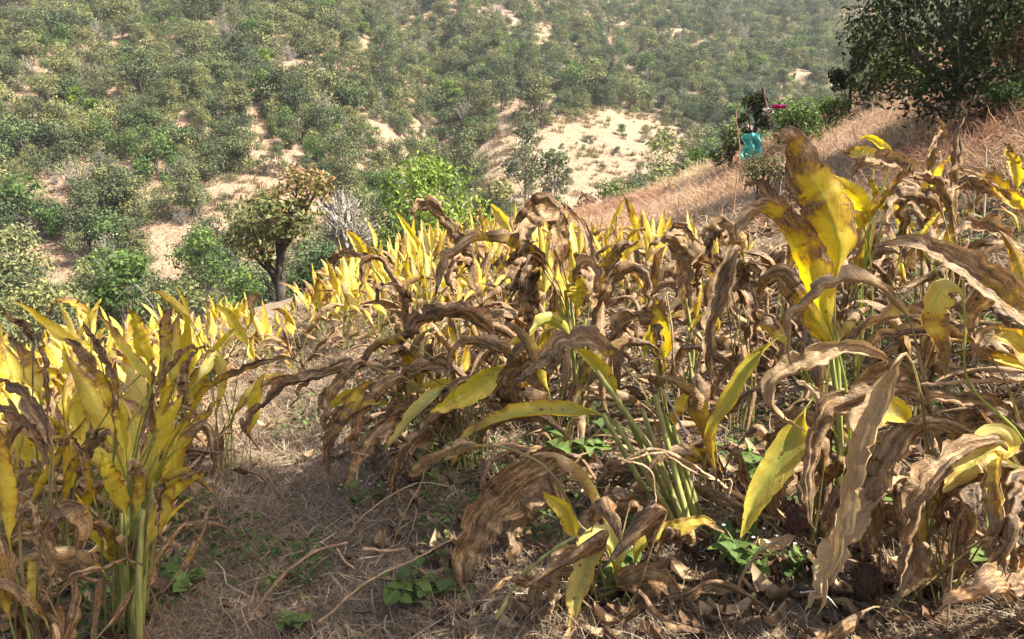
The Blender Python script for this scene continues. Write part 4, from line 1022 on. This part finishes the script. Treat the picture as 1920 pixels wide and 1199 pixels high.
# ------------------------------------------------------------------ bank on the right
def gp(px, py, y0=1.6, y1=16.):
    """where the ray through a pixel meets the near ground"""
    Y = np.arange(y0, y1, .02); a = at(px, py, 1.0) - CAMP; P = CAMP + a * Y[:, None]
    g = ground_h(P[:, 0], P[:, 1]); k = np.argmax(g > P[:, 2]); return P[k] if g[k] > P[k, 2] else P[-1]
def bush(name, label, cat, px, py_top, py_base, wpx, lobes, nleaf, lpx, matname, seed, Y=None, **kw):
    b = gp(px, py_base) if Y is None else at(px, py_base, Y); Y = b[1]
    b[2] = float(floor_h(b[0], b[1])); h = at(px, py_top, Y)[2] - b[2]
    g = tree_geo(seed, h, wpx * .5 * Y / FPX, lobes, nleaf, lpx * Y / FPX, kw.pop('aspect', .45), kw.pop('trunk_r', .04), kw.pop('bare', .02), **kw)
    return single(name, label, cat, g, matname, b)
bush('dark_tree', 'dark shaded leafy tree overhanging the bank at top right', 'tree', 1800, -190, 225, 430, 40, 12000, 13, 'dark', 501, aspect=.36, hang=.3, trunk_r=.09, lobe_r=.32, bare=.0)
bush('small_tree', 'small dark rounded tree on the ridge left of the bank', 'tree', 1590, 82, 215, 75, 9, 1500, 8, 'dark', 502, bare=.42, trunk_r=.035)
bush('bright_bush', 'bright yellow-green bush at the left of the dark bank tree', 'bush', 1682, 60, 175, 90, 10, 1500, 9, 'lime', 503)
bush('ridge_bush', 'dull olive bush along the ridge of the bank', 'bush', 1628, 130, 200, 80, 8, 1300, 7, 'oak', 504)
bush('ridge_bush', 'low olive bush where the ridge meets the green bush', 'bush', 1565, 185, 235, 80, 8, 1200, 7, 'green', 505)
bush('bank_shrub', 'reddish dry shrub in the top right corner of the bank', 'shrub', 1900, 40, 205, 120, 9, 1500, 8, 'redbrown', 506)
bush('bank_bush', 'low green bush beside the grey rock on the bank', 'bush', 1885, 150, 225, 90, 9, 1300, 9, 'green', 507)
bush('rounded_bush', 'rounded fresh green bush below the magenta cloth', 'bush', 1495, 192, 275, 115, 12, 2600, 7, 'green', 508)
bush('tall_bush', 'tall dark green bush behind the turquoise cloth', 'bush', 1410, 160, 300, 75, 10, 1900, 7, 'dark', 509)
bush('olive_shrub', 'olive shrub left of the turquoise cloth', 'bush', 1365, 235, 325, 75, 9, 1500, 7, 'oak', 510)
bush('dry_bush', 'brownish thin shrub under the turquoise cloth', 'shrub', 1430, 290, 385, 120, 11, 1500, 6, 'oak', 511)
bush('dry_bush', 'thin brown shrub on the slope right of the turquoise cloth', 'shrub', 1500, 300, 385, 90, 8, 900, 6, 'redbrown', 512)
def cloth(name, label, px, py, wpx, hpx, Y, col, seed, flat=0.):
    s = NT(name); g = s.add('ShaderNodeTexCoord').outputs['Object']; n = s.noise(g, 30, 4)
    mat = s.finish(s.mix(n, tuple(c * .75 for c in col), col), .7, .2, s.bump(n, .4, .01), .25, col)
    r = np.random.default_rng(seed); nx, nz = 14, 16; W_, H_ = wpx * Y / FPX, hpx * Y / FPX
    X, Z = np.meshgrid(np.linspace(-.5, .5, nx), np.linspace(0, -1, nz))
    P = np.stack([X * W_ * (1 + .04 * np.sin(Z * 5)) + .02 * np.sin(Z * 9), .05 * np.sin(X * 15 + Z * 2) + .035 * np.sin(Z * 13 + X * 5) + flat * -Z * H_, Z * H_ * (1 - flat * .7) + .02 * H_ * np.sin(X * 9 + 1)], -1).reshape(-1, 3)
    i = (np.arange(nz - 1)[:, None] * nx + np.arange(nx - 1)[None]).ravel(); F = np.stack([i, i + 1, i + nx + 1, i + nx], -1)
    P2 = P + np.array([0, .008, 0]); V = np.vstack([P, P2]); FF = np.vstack([F, F[:, ::-1] + len(P)])
    o = link(name, make_mesh(name, V, FF, mat), None, at(px, py, Y)); return o
Yc = gp(1410, 300)[1] - .55
tag(cloth('hanging_cloth', '', 1411, 250, 38, 46, Yc, (.20, .66, .60), 1), 'turquoise cloth hanging in the shrubs at the slope edge', 'cloth')
tag(cloth('spread_cloth', '', 1462, 197, 26, 9, Yc - .2, (.72, .03, .32), 2, .5), 'small magenta cloth lying on top of the green bush', 'cloth')
tag(cloth('pale_cloth', '', 1441, 203, 18, 14, Yc - .2, (.80, .74, .68), 3, .3), 'crumpled whitish cloth left of the magenta cloth', 'cloth')
def stick(name, label, cat, pts, Y, r0, r1, mat, Y1=None, sides=6):
    C = [at(x, y, Y + ((Y1 - Y) * i / (len(pts) - 1) if Y1 else 0)) for i, (x, y) in enumerate(pts)]
    for c in C: c[2] = max(c[2], float(ground_h(c[0], c[1])) + r0)
    P = catmull(C, 4 * len(C) + 2)[0]; b = P[0].copy()
    rr = np.random.default_rng(len(pts) + int(pts[0][0])); P = P + rr.normal(size=P.shape) * min(r0, .005) * .25
    return tag(link(name, make_mesh(name, *tube(P - b, np.linspace(r0, r1, len(P)) * (1 + .18 * rr.normal(size=len(P))), sides), mat), None, b), label, cat)
M['twigpale'] = bark_mat('pale_twig', (.36, .30, .24), (.58, .52, .44), 20)
M['twigtan'] = bark_mat('tan_twig', (.26, .15, .08), (.50, .34, .20), 20)
M['twigdark'] = bark_mat('dark_twig', (.05, .03, .025), (.13, .08, .06), 20)
M['twigred'] = bark_mat('red_stalk', (.30, .11, .08), (.50, .28, .20), 20)
stick('charred_post', 'thin dark post standing beside the whitish cloth', 'post', [(1440, 235), (1437, 205), (1430, 165)], Yc + .3, .035, .02, M['twigdark'])
stick('red_stalk', 'tall thin reddish dry stalk standing left of the turquoise cloth', 'stalk', [(1374, 400), (1381, 340), (1387, 280), (1382, 235), (1379, 195)], 5.6, .0045, .003, M['twigred'])
rock_r = np.random.default_rng(9)
def rock(label, px, py, wpx, col):
    b = gp(px, py); s = NT('rock'); g = s.add('ShaderNodeTexCoord').outputs['Object']; n = s.noise(g, 9, 5)
    mat = s.finish(s.mix(n, tuple(c * .5 for c in col), col), .9, .15, s.bump(n, 1, .03))
    th = np.linspace(0, 2 * math.pi, 14, endpoint=False); ph = np.linspace(-.5, math.pi / 2, 9); q = wpx * .5 * b[1] / FPX; V = []
    for p in ph:
        for t in th:
            k = 1 + .28 * math.sin(3 * t + p * 2) * math.cos(p) + .15 * rock_r.normal() * math.cos(p)
            V.append((q * k * math.cos(p) * math.cos(t), q * .8 * k * math.cos(p) * math.sin(t), q * .75 * math.sin(p) * (1 + .1 * rock_r.normal())))
    i = (np.arange(8)[:, None] * 14); j = np.arange(14)[None]; F = np.stack([i + j, i + (j + 1) % 14, i + 14 + (j + 1) % 14, i + 14 + j], -1).reshape(-1, 4)
    tag(link('rock', make_mesh('rock', np.array(V), F, mat, smooth=False), None, b), label, 'rock')
rock('pinkish grey rock half buried in the bank under the dark tree', 1836, 205, 44, (.36, .28, .26))

# ------------------------------------------------------------------ dry grass, straw, litter (uncountable)
def strands(name, B, D, L, Wd, bend, tint, mat, label, cat, seg=3):
    """thin bent blades: B base, D direction, L length, Wd width, bend = sag"""
    m = len(B); t = np.linspace(0, 1, seg + 1); up = np.array([0, 0, 1.])
    r = np.random.default_rng(m)
    side = unit(np.cross(D, up) + r.normal(size=D.shape) * .3); kk = unit(r.normal(size=D.shape))
    V = []
    for i, q in enumerate(t):
        c = B + D * (L * q)[:, None] - up * (bend * L * q * q)[:, None] + kk * (L * .12 * math.sin(q * 3.1))[:, None]
        h = (Wd * (1 - .75 * q) * .5)[:, None]
        V += [c - side * h, c + side * h]
    V = np.stack(V, 1); K = 2 * (seg + 1)
    V[..., 2] = np.maximum(V[..., 2], (ground_h(V[..., 0], V[..., 1]) + .003))
    f = np.array([[2 * i, 2 * i + 1, 2 * i + 3, 2 * i + 2] for i in range(seg)])
    F = (np.arange(m)[:, None, None] * K + f[None]).reshape(-1, 4)
    o = link(name, make_mesh(name, V.reshape(-1, 3), F, mat, tint=np.repeat(tint, K, axis=0), smooth=False))
    o['kind'] = 'stuff'; o['label'] = label; o['category'] = cat; return o
STRAW = [(0, (.085, .056, .037)), (.35, (.205, .145, .095)), (.7, (.38, .285, .185)), (1, (.62, .52, .39))]
M['straw'] = tint_mat('dry_straw', STRAW, .85, .2)
BANKG = [(0, (.24, .125, .075)), (.35, (.38, .225, .14)), (.65, (.50, .345, .215)), (1, (.66, .52, .34))]
M['bankgrass'] = tint_mat('dry_bank_grass', BANKG, .85, .3)
r = np.random.default_rng(61)
def frustum_pts(n, y0, y1, power=1.6, wide=.72):
    y = y0 + (y1 - y0) * r.random(n) ** power; x = r.uniform(-1, 1, n) * (wide * y + .3); return x, y
# flat matted straw, density falls with distance
n = 210000; x, y = frustum_pts(n, 1.7, 9.5, 1.5); z = ground_h(x, y)
cl = fbm(x * 2.2, y * 2.2, 3)
k = r.random(n) < np.clip(.35 + 2.2 * (cl - .35), .15, 1); x, y, z, cl = x[k], y[k], z[k], cl[k]; n = len(x)
an = r.uniform(0, 6.28, n); el = np.abs(r.normal(size=n)) * .5
D = np.stack([np.cos(an) * np.cos(el), np.sin(an) * np.cos(el), np.sin(el)], 1)
L = r.uniform(.05, .17, n) * np.interp(y, [2, 8], [.9, 1.3]); W_ = np.interp(y, [2, 8], [.0022, .006]) * r.uniform(.7, 1.6, n)
ti = np.stack([np.clip(.15 + .5 * r.random(n) + .45 * (cl - .4) + .25 * (r.random(n) < .12), 0, 1), np.clip(1 + r.normal(size=n) * .12, .6, 1.4), np.zeros(n)], 1)
strands('straw', np.c_[x, y, z + r.uniform(0, .025, n)], D, L, W_, r.uniform(.0, .4, n), ti, M['straw'], 'matted dry straw covering the field path and ground', 'straw')
n = 42000; y = r.uniform(1.8, 7.5, n); x = pathc(y) + r.normal(size=n) * .75; z = ground_h(x, y); cl = fbm(x * 3 + 5, y * 3, 3)
k = r.random(n) < sstep(.3, .6, cl); x, y, z = x[k], y[k], z[k]; n = len(x)
D = unit(np.stack([r.normal(size=n) * .6, r.normal(size=n) * .6, .5 + r.random(n)], 1))
ti = np.stack([np.clip(.12 + .6 * r.random(n), 0, 1), np.clip(.95 + r.normal(size=n) * .14, .6, 1.4), np.zeros(n)], 1)
strands('path_grass', np.c_[x, y, z], D, r.uniform(.05, .15, n), np.interp(y, [2, 7], [.0022, .005]), r.uniform(.2, .9, n), ti, M['straw'], 'short dry grey-brown grass growing on the path', 'grass')
# bank grass: reddish straw-coloured tussocks leaning downhill
n = 90000; x = r.uniform(-1, 9, n); y = r.uniform(4.6, 14, n)
z = ground_h(x, y); cl = fbm(x * 1.1, y * 1.1, 3)
wgt = sstep(8.2, 10.2, y + 1.9 * np.maximum(x - 1.6, -.5)) * (.35 + .65 * sstep(.35, .55, cl)); qx, qy = proj(np.c_[x, y, z])
k = (r.random(n) < wgt) & (qx > 900) & (qx < 2000); x, y, z, cl = x[k], y[k], z[k], cl[k]; n = len(x)
D = unit(np.stack([r.normal(size=n) * .5 - .35, r.normal(size=n) * .5 - .2, .55 + .5 * r.random(n)], 1))
hue = fbm(x * .7 + 9, y * .7, 2)
ti = np.stack([np.clip(.1 + 1.5 * (hue - .3) + r.normal(size=n) * .17, 0, 1), np.clip(1 + r.normal(size=n) * .14, .6, 1.4), np.zeros(n)], 1)
strands('bank_grass', np.c_[x, y, z], D, r.uniform(.14, .42, n), r.uniform(.005, .011, n), r.uniform(.2, .8, n), ti, M['bankgrass'], 'dry reddish grass clothing the bank on the right', 'grass')
# leaf litter: curled brown scraps
n = 5200; x, y = frustum_pts(n, 1.7, 8, 1.3)
k = ((np.abs(x - pathc(y)) > .45) | (r.random(n) < .12)) & (y + 1.9 * np.maximum(x - 1.6, -.5) < 9.5); x, y = x[k], y[k]; n = len(x)
z = ground_h(x, y); ln = r.uniform(.04, .15, n); wd = ln * r.uniform(.2, .5, n); an = r.uniform(0, 6.28, n); cu = r.uniform(.2, 1.1, n)
U3, V3 = np.meshgrid([-1, 0, 1], [-1, -.35, .35, 1]); U3 = U3.ravel(); V3 = V3.ravel()
wv = np.array([.25, 1, .9, .15])[np.repeat(np.arange(4), 3)]
lx = U3[None] * wd[:, None] * .5 * wv[None]; ly = V3[None] * ln[:, None] * .5
lz = cu[:, None] * (np.abs(U3)[None] * wd[:, None] * .5 + .25 * ln[:, None] * V3[None] ** 2) + r.normal(size=(n, 12)) * .004 + .012
ca, sa = np.cos(an)[:, None], np.sin(an)[:, None]; tl = r.normal(size=(n, 1)) * .35
V = np.stack([x[:, None] + lx * ca - ly * sa, y[:, None] + lx * sa + ly * ca, z[:, None] + lz + np.abs(ly * tl) * .6], -1)
f = np.array([[3 * i + j, 3 * i + j + 1, 3 * i + j + 4, 3 * i + j + 3] for i in range(3) for j in range(2)])
F = (np.arange(n)[:, None, None] * 12 + f[None]).reshape(-1, 4)
LIT = [(0, (.05, .028, .016)), (.4, (.16, .09, .048)), (.75, (.32, .20, .11)), (1, (.52, .38, .22))]
M['litter'] = tint_mat('leaf_litter', LIT, .8, .15)
ti = np.repeat(np.stack([r.random(n), np.clip(1 + r.normal(size=n) * .15, .6, 1.4), np.zeros(n)], 1), 12, axis=0)
lo = link('leaf_litter', make_mesh('leaf_litter', V.reshape(-1, 3), F, M['litter'], tint=ti)); lo['kind'] = 'stuff'; lo['label'] = 'curled brown scraps of fallen leaves under the plants'; lo['category'] = 'leaf litter'
# low green weeds spread through the straw
n = 34000; x, y = frustum_pts(n, 1.7, 7, 1.2); z = ground_h(x, y); cl = fbm(x * 1.8 + 40, y * 1.8, 3)
k = r.random(n) < sstep(.48, .68, cl); x, y, z = x[k], y[k], z[k]; n = len(x)
C = np.c_[x, y, z + r.uniform(.005, .07, n)]
ti = np.stack([np.clip(.5 + r.normal(size=n) * .22, 0, 1), np.clip(1 + r.normal(size=n) * .15, .6, 1.4), np.zeros(n)], 1)
lv = leaf_quads(C, unit(r.normal(size=(n, 3)) * .5 + np.array([0, 0, 1.])), .036, .6, r, ti)
wo2 = link('ground_weeds', make_mesh('ground_weeds', lv[0], lv[1], M['green'], tint=lv[2], smooth=False)); wo2['kind'] = 'stuff'; wo2['label'] = 'tiny green weeds creeping through the dry straw'; wo2['category'] = 'weeds'

# ------------------------------------------------------------------ single weeds
def weed_material():
    s = NT('weed_leaf'); uv = s.add('ShaderNodeUVMap', uv_map='UVMap').outputs[0]; sep = s.add('ShaderNodeSeparateXYZ'); s.l.new(uv, sep.inputs[0])
    oi = s.add('ShaderNodeObjectInfo'); a = s.math('ABSOLUTE', s.math('SUBTRACT', sep.outputs[0], .5))
    c = s.mix(oi.outputs['Random'], (.045, .085, .025), (.13, .19, .05)); n = s.noise(uv, 9, 3)
    c = s.mix(s.math('MULTIPLY', n, .5), c, (.20, .27, .06)); c = s.mix(s.maprange(a, 0, .06, .5, 0), c, (.26, .34, .12))
    return s.finish(c, .6, .2, s.bump(n, .3, .004), .3, c)
M['weed'] = weed_material()
M['petal'] = tint_mat('white_flower', [(0, (.8, .8, .76)), (1, (.8, .8, .76))], .6, .3)
def weed_leaf(shape):
    n = 7; v = np.linspace(0, 1, n); w_ = {'round': .5 * np.sin(np.pi * v ** .8) ** .6, 'ovate': .33 * np.sin(np.pi * v ** .7) * (1 + .13 * np.cos(v * 40)), 'lobed': .42 * np.sin(np.pi * v) * (1 + .45 * np.cos(v * 13))}[shape] + .012
    V = []; uv = []
    for i in range(n):
        for u in (-1, -.5, 0, .5, 1):
            V.append((v[i], u * w_[i], .18 * abs(u) * w_[i] * 2 - .25 * v[i] ** 2 + .02 * math.sin(i * 2 + u * 4))); uv.append(((u + 1) / 2, v[i]))
    i = (np.arange(n - 1)[:, None] * 5 + np.arange(4)[None]).ravel()
    return make_mesh('leaf', np.array(V), np.stack([i, i + 1, i + 6, i + 5], -1), M['weed'], np.array(uv), np.array(uv))
WL = {k: weed_leaf(k) for k in ('round', 'ovate', 'lobed')}
fl = []
for k in range(7):
    an = k * .9; fl.append(tube(np.array([[0, 0, 0], [math.cos(an) * .5, math.sin(an) * .5, .25], [math.cos(an) * .9, math.sin(an) * .9, .2]]), [.28, .35, .1], 5))
V, F = merge(fl); FLW = make_mesh('flower', V, F, M['petal'], tint=np.ones((len(V), 3)))
def weed(label, px, py, spread, nl, lsize, shape, h, seed, flowers=0, Y=None):
    r = np.random.default_rng(seed); b = gp(px, py) if Y is None else at(px, py, Y); b[2] = float(ground_h(b[0], b[1]))
    t = thing('weed', label, 'weed', b); parts = []
    q = spread * .5 * b[1] / FPX; tips = []
    for k in range(max(3, nl // 5)):
        an = r.uniform(0, 6.28); e = np.array([math.cos(an) * q * r.random() ** .5, math.sin(an) * q * r.random() ** .5, h * r.uniform(.5, 1)])
        P = catmull([[0, 0, -.01], e * [.4, .4, .6], e], 6)[0]; parts.append(tube(P, np.linspace(.003, .0015, 6), 5)); tips.append(P)
    link('stem', make_mesh('stem', *merge(parts), M['stem']), t)
    for k in range(nl):
        P = tips[k % len(tips)]; c = P[int(r.integers(2, 6))]
        link('leaf', WL[shape], t, loc=c, rot=(r.normal() * .3, r.normal() * .35 - .1, r.uniform(0, 6.28)), scale=lsize * b[1] / FPX * r.uniform(.4, 1.3))
    for k in range(flowers):
        P = tips[k % len(tips)][-1]
        link('flower', FLW, t, loc=P + r.normal(size=3) * np.array([.02, .02, .008]) + np.array([0, 0, .03]), scale=.0065)
    return t
weed('patch of round-leaved bright green weed at the bottom, left of the big brown leaf', 800, 1130, 170, 60, 38, 'round', .10, 1)
weed('ovate-leaved green weed between curled tan leaves at the bottom middle', 1190, 1110, 110, 18, 72, 'ovate', .16, 2, 3)
weed('lobed green weed below the hanging yellow-green leaf', 1400, 1100, 130, 26, 52, 'lobed', .17, 3, 4)
weed('feathery green weed under the middle plant with arched leaf', 1070, 790, 130, 34, 38, 'lobed', .28, 4, 0, 3.15)
weed('small green weed by the brown hanging leaf right of the middle', 1390, 850, 90, 18, 34, 'lobed', .2, 5, 0, 2.8)
weed('white-flowered weed among the straw near the path', 670, 960, 110, 26, 24, 'ovate', .13, 6, 9)
weed('white-flowered weed beside the yellow leaf with crumpled tip', 1190, 1010, 70, 12, 34, 'ovate', .18, 7, 7)
weed('green weed in the shaded straw right of the front left clump', 340, 1110, 110, 26, 30, 'round', .06, 8)
weed('sparse weed sprig by the pale yellow-green leaf over the path', 800, 830, 80, 18, 26, 'lobed', .22, 9, 0, 3.1)
weed('small weed growing under the right-hand tan leaves', 1500, 1090, 100, 18, 30, 'round', .1, 10, 3)
weed('broad-leaved weed in shade at the bottom right', 1830, 1090, 140, 18, 36, 'round', .12, 11)
weed('leafy weed behind the tan arching leaves on the right', 1650, 760, 90, 10, 60, 'ovate', .35, 12, 0, 2.2)
weed('low green weed in the middle of the shaded path', 520, 1040, 120, 26, 22, 'ovate', .05, 13)
weed('green weed sprig at the lower edge of the path', 560, 1180, 120, 20, 30, 'ovate', .08, 14)
# ------------------------------------------------------------------ dry stems lying about
ST = [('tan dry stem rising from the bottom edge beside the path', [(470, 1160), (520, 1090), (590, 1035), (650, 1018)], 2.35, .006, .004, 'twigtan'),
      ('long tan dry stem left of the round-leaved weed', [(600, 1165), (690, 1090), (770, 1052), (850, 1010)], 2.3, .005, .003, 'twigtan'),
      ('forked pale twig beside the white-flowered weed', [(668, 900), (672, 868), (690, 855), (660, 848)], 2.7, .0035, .002, 'twigtan'),
      ('short pinkish stick lying in the middle of the straw', [(682, 1028), (720, 1032), (760, 1030)], 2.35, .006, .005, 'twigtan'),
      ('angled thin straw stem in front of the path', [(632, 1028), (645, 1050), (672, 1068), (690, 1030)], 2.4, .003, .002, 'twigtan'),
      ('thin dry stem crossing the straw towards the big brown leaf', [(650, 1000), (690, 960), (740, 925), (790, 905), (840, 912)], 2.6, .0028, .002, 'twigtan'),
      ('slanting dry stem in the straw left of the big brown leaf', [(735, 1025), (760, 960), (790, 905), (797, 870)], 2.6, .003, .002, 'twigtan'),
      ('long brown vine stem slanting across the leaning stalks', [(1165, 868), (1220, 842), (1290, 868), (1400, 940), (1445, 972), (1500, 948)], 2.3, .006, .004, 'twigtan'),
      ('thin brown vine running beside the long vine stem', [(1180, 862), (1240, 850), (1290, 880), (1345, 902), (1372, 900), (1366, 932)], 2.28, .004, .003, 'twigtan'),
      ('dry bent stalk hanging before the leaning green stalks', [(1165, 862), (1218, 880), (1228, 920), (1230, 955)], 2.28, .004, .003, 'twigtan'),
      ('thin dry stalk bent like a gallows behind the leaning stalks', [(1180, 680), (1220, 672), (1295, 688), (1305, 730), (1318, 760)], 2.75, .004, .002, 'twigtan'),
      ('pale upright dead stick right of the middle plant', [(1285, 810), (1265, 690), (1260, 620), (1250, 552)], 3.2, .004, .003, 'twigtan'),
      ('white weathered stick leaning among the green stalks', [(1285, 812), (1265, 775), (1246, 732)], 2.7, .006, .004, 'twigpale'),
      ('dark brown bent stalk among the right middle stems', [(1275, 850), (1262, 800), (1240, 770), (1215, 710)], 2.75, .005, .004, 'twigdark'),
      ('long thin stalk lying horizontally across the right plants', [(1930, 712), (1860, 714), (1790, 717), (1722, 722)], 1.9, .006, .004, 'twigtan'),
      ('thin white dry stalk arching above the left bed', [(300, 600), (275, 560), (250, 535), (215, 565)], 3.8, .005, .003, 'twigpale'),
      ('brown bent stalk rising right of the lobed weed', [(1385, 1170), (1388, 1090), (1420, 1040), (1460, 1020), (1470, 1050)], 2.1, .006, .004, 'twigtan'),
      ('wiry thin stem looping at the bottom right', [(1500, 1110), (1540, 1112), (1570, 1140)], 1.9, .003, .002, 'twigpale'),
      ('yellow bare stalk curving up from the bottom edge', [(930, 1160), (980, 1080), (1040, 1030), (1082, 1006)], 2.1, .007, .005, 'stem')]
for lab, pts, Y, r0, r1, m in ST: stick('dry_stick', lab, 'stick', pts, Y, r0, r1, M[m])
for i, (px_, lab) in enumerate([(1845, 'tall pale grass stalk standing on the bank at the right'), (1825, 'second pale grass stalk on the bank, left of the tall one'), (1272, 'thin pale upright stalk in front of the reddish bank'), (1325, 'pair-mate pale stalk on the reddish bank, right of it'), (1460, 'slim pale stalk behind the big spotted leaf')]):
    b = gp(px_, [455, 460, 415, 410, 420][i]); Yb = b[1]
    stick('grass_stalk', lab, 'stalk', [(px_ - 6, [455, 460, 415, 410, 420][i]), (px_, 400 - 5 * i), (px_ + 5, [275, 330, 335, 330, 340][i])], Yb, .006, .003, M['twigpale'])
tw = []; tt = []
r = np.random.default_rng(404)
for k in range(150):
    y = r.uniform(2.1, 3.4); x = pathc(y) + (r.uniform(-.2, 1.0) if k % 4 else r.uniform(-.6, .3)); an = r.uniform(0, 6.28); L_ = r.uniform(.08, .38)
    p = np.array([x, y, 0.]); P = [p]
    for j in range(4):
        an += r.normal() * .45; p = p + np.array([math.cos(an), math.sin(an), 0]) * L_ / 4; P.append(p)
    P = np.array(P); P[:, 2] = ground_h(P[:, 0], P[:, 1]) + .012 + np.abs(np.cumsum(r.normal(size=5) * .014))
    q = tube(catmull(P, 9)[0], r.uniform(.0012, .0032), 4); tw.append(q); tt.append(np.tile([[r.uniform(.35, 1), 1, 0]], (len(q[0]), 1)))
V, F = merge(tw); o = link('twig_tangle', make_mesh('twig_tangle', V, F, M['straw'], tint=np.vstack(tt)))
o['kind'] = 'stuff'; o['label'] = 'tangle of thin dry twigs lying on the straw beside the path'; o['category'] = 'twigs'
# fuzzy brown seed heads near the ground
def seedhead(label, px, py, hpx, Y, seed):
    r = np.random.default_rng(seed); b = at(px, py, Y); b[2] = max(b[2], ground_h(b[0], b[1])); h = hpx * Y / FPX; q = h * .36; m = 420
    z = r.random(m); an = r.uniform(0, 6.28, m); pr = np.sin(np.pi * (.08 + .86 * z)) ** .6
    C = np.stack([np.cos(an) * q * pr, np.sin(an) * q * pr, z * h], 1); N = unit(np.stack([np.cos(an), np.sin(an), .6 + 0 * an], 1) + r.normal(size=(m, 3)) * .4)
    t = thing('seed_head', label, 'seed head', b)
    lv = leaf_quads(C, unit(np.cross(N, r.normal(size=(m, 3)))), h * .14, .4, r, np.stack([.2 + .5 * r.random(m), np.ones(m), np.zeros(m)], 1))
    link('bract_cluster', make_mesh('bract_cluster', lv[0], lv[1], M['redbrown'], tint=lv[2], smooth=False), t)
    link('core', make_mesh('core', *tube(np.array([[0, 0, 0], [0, 0, h * .3], [0, 0, h * .7], [0, 0, h]]), [q * .5, q * .9, q * .85, q * .2], 8), M['twigdark']), t)
seedhead('fuzzy red-brown seed head under the tan leaves at the bottom right', 1622, 1120, 80, 1.95, 1)
seedhead('fuzzy reddish seed head left of the long tan leaves', 1490, 1000, 60, 2.1, 2)

# ------------------------------------------------------------------ trees beside the camera that shade the front of the field
def shade_tree(label, base, height, rad, lobes, nleaf, seed, lean):
    z = float(ground_h(base[0], base[1])); g = tree_geo(seed, height, rad, lobes, nleaf, .17, .45, .11, .55, lean=lean, lobe_r=.40)
    single('field_tree', label, 'tree', g, 'green', (base[0], base[1], z))
shade_tree('leafy tree beside the field out of frame to the right, casting shade', (3.4, .1), 5.6, 1.35, 14, 3800, 701, (-1.2, 1.3))
shade_tree('second leafy tree out of frame to the right, behind the first', (4.25, .9), 5.6, .95, 9, 2200, 702, (-1.5, 1.5))

# ------------------------------------------------------------------ air
def haze():
    x0, x1, y0, y1, z0, z1 = -270, 270, -12, 335, -32, 108
    V = np.array([(x, y, z) for z in (z0, z1) for y in (y0, y1) for x in (x0, x1)], float)
    F = np.array([(0, 2, 3, 1), (4, 5, 7, 6), (0, 1, 5, 4), (2, 6, 7, 3), (0, 4, 6, 2), (1, 3, 7, 5)])
    m = bpy.data.materials.new('haze'); m.use_nodes = True; n = m.node_tree.nodes; n.clear()
    o = n.new('ShaderNodeOutputMaterial'); v = n.new('ShaderNodeVolumePrincipled')
    v.inputs['Color'].default_value = (.88, .92, 1, 1); v.inputs['Density'].default_value = .0004; v.inputs['Anisotropy'].default_value = .2
    m.node_tree.links.new(v.outputs[0], o.inputs['Volume'])
    h = link('haze', make_mesh('haze', V, F, m, smooth=False)); h['kind'] = 'stuff'; h['label'] = 'thin pale daylight haze over the valley'; h['category'] = 'haze'
haze()
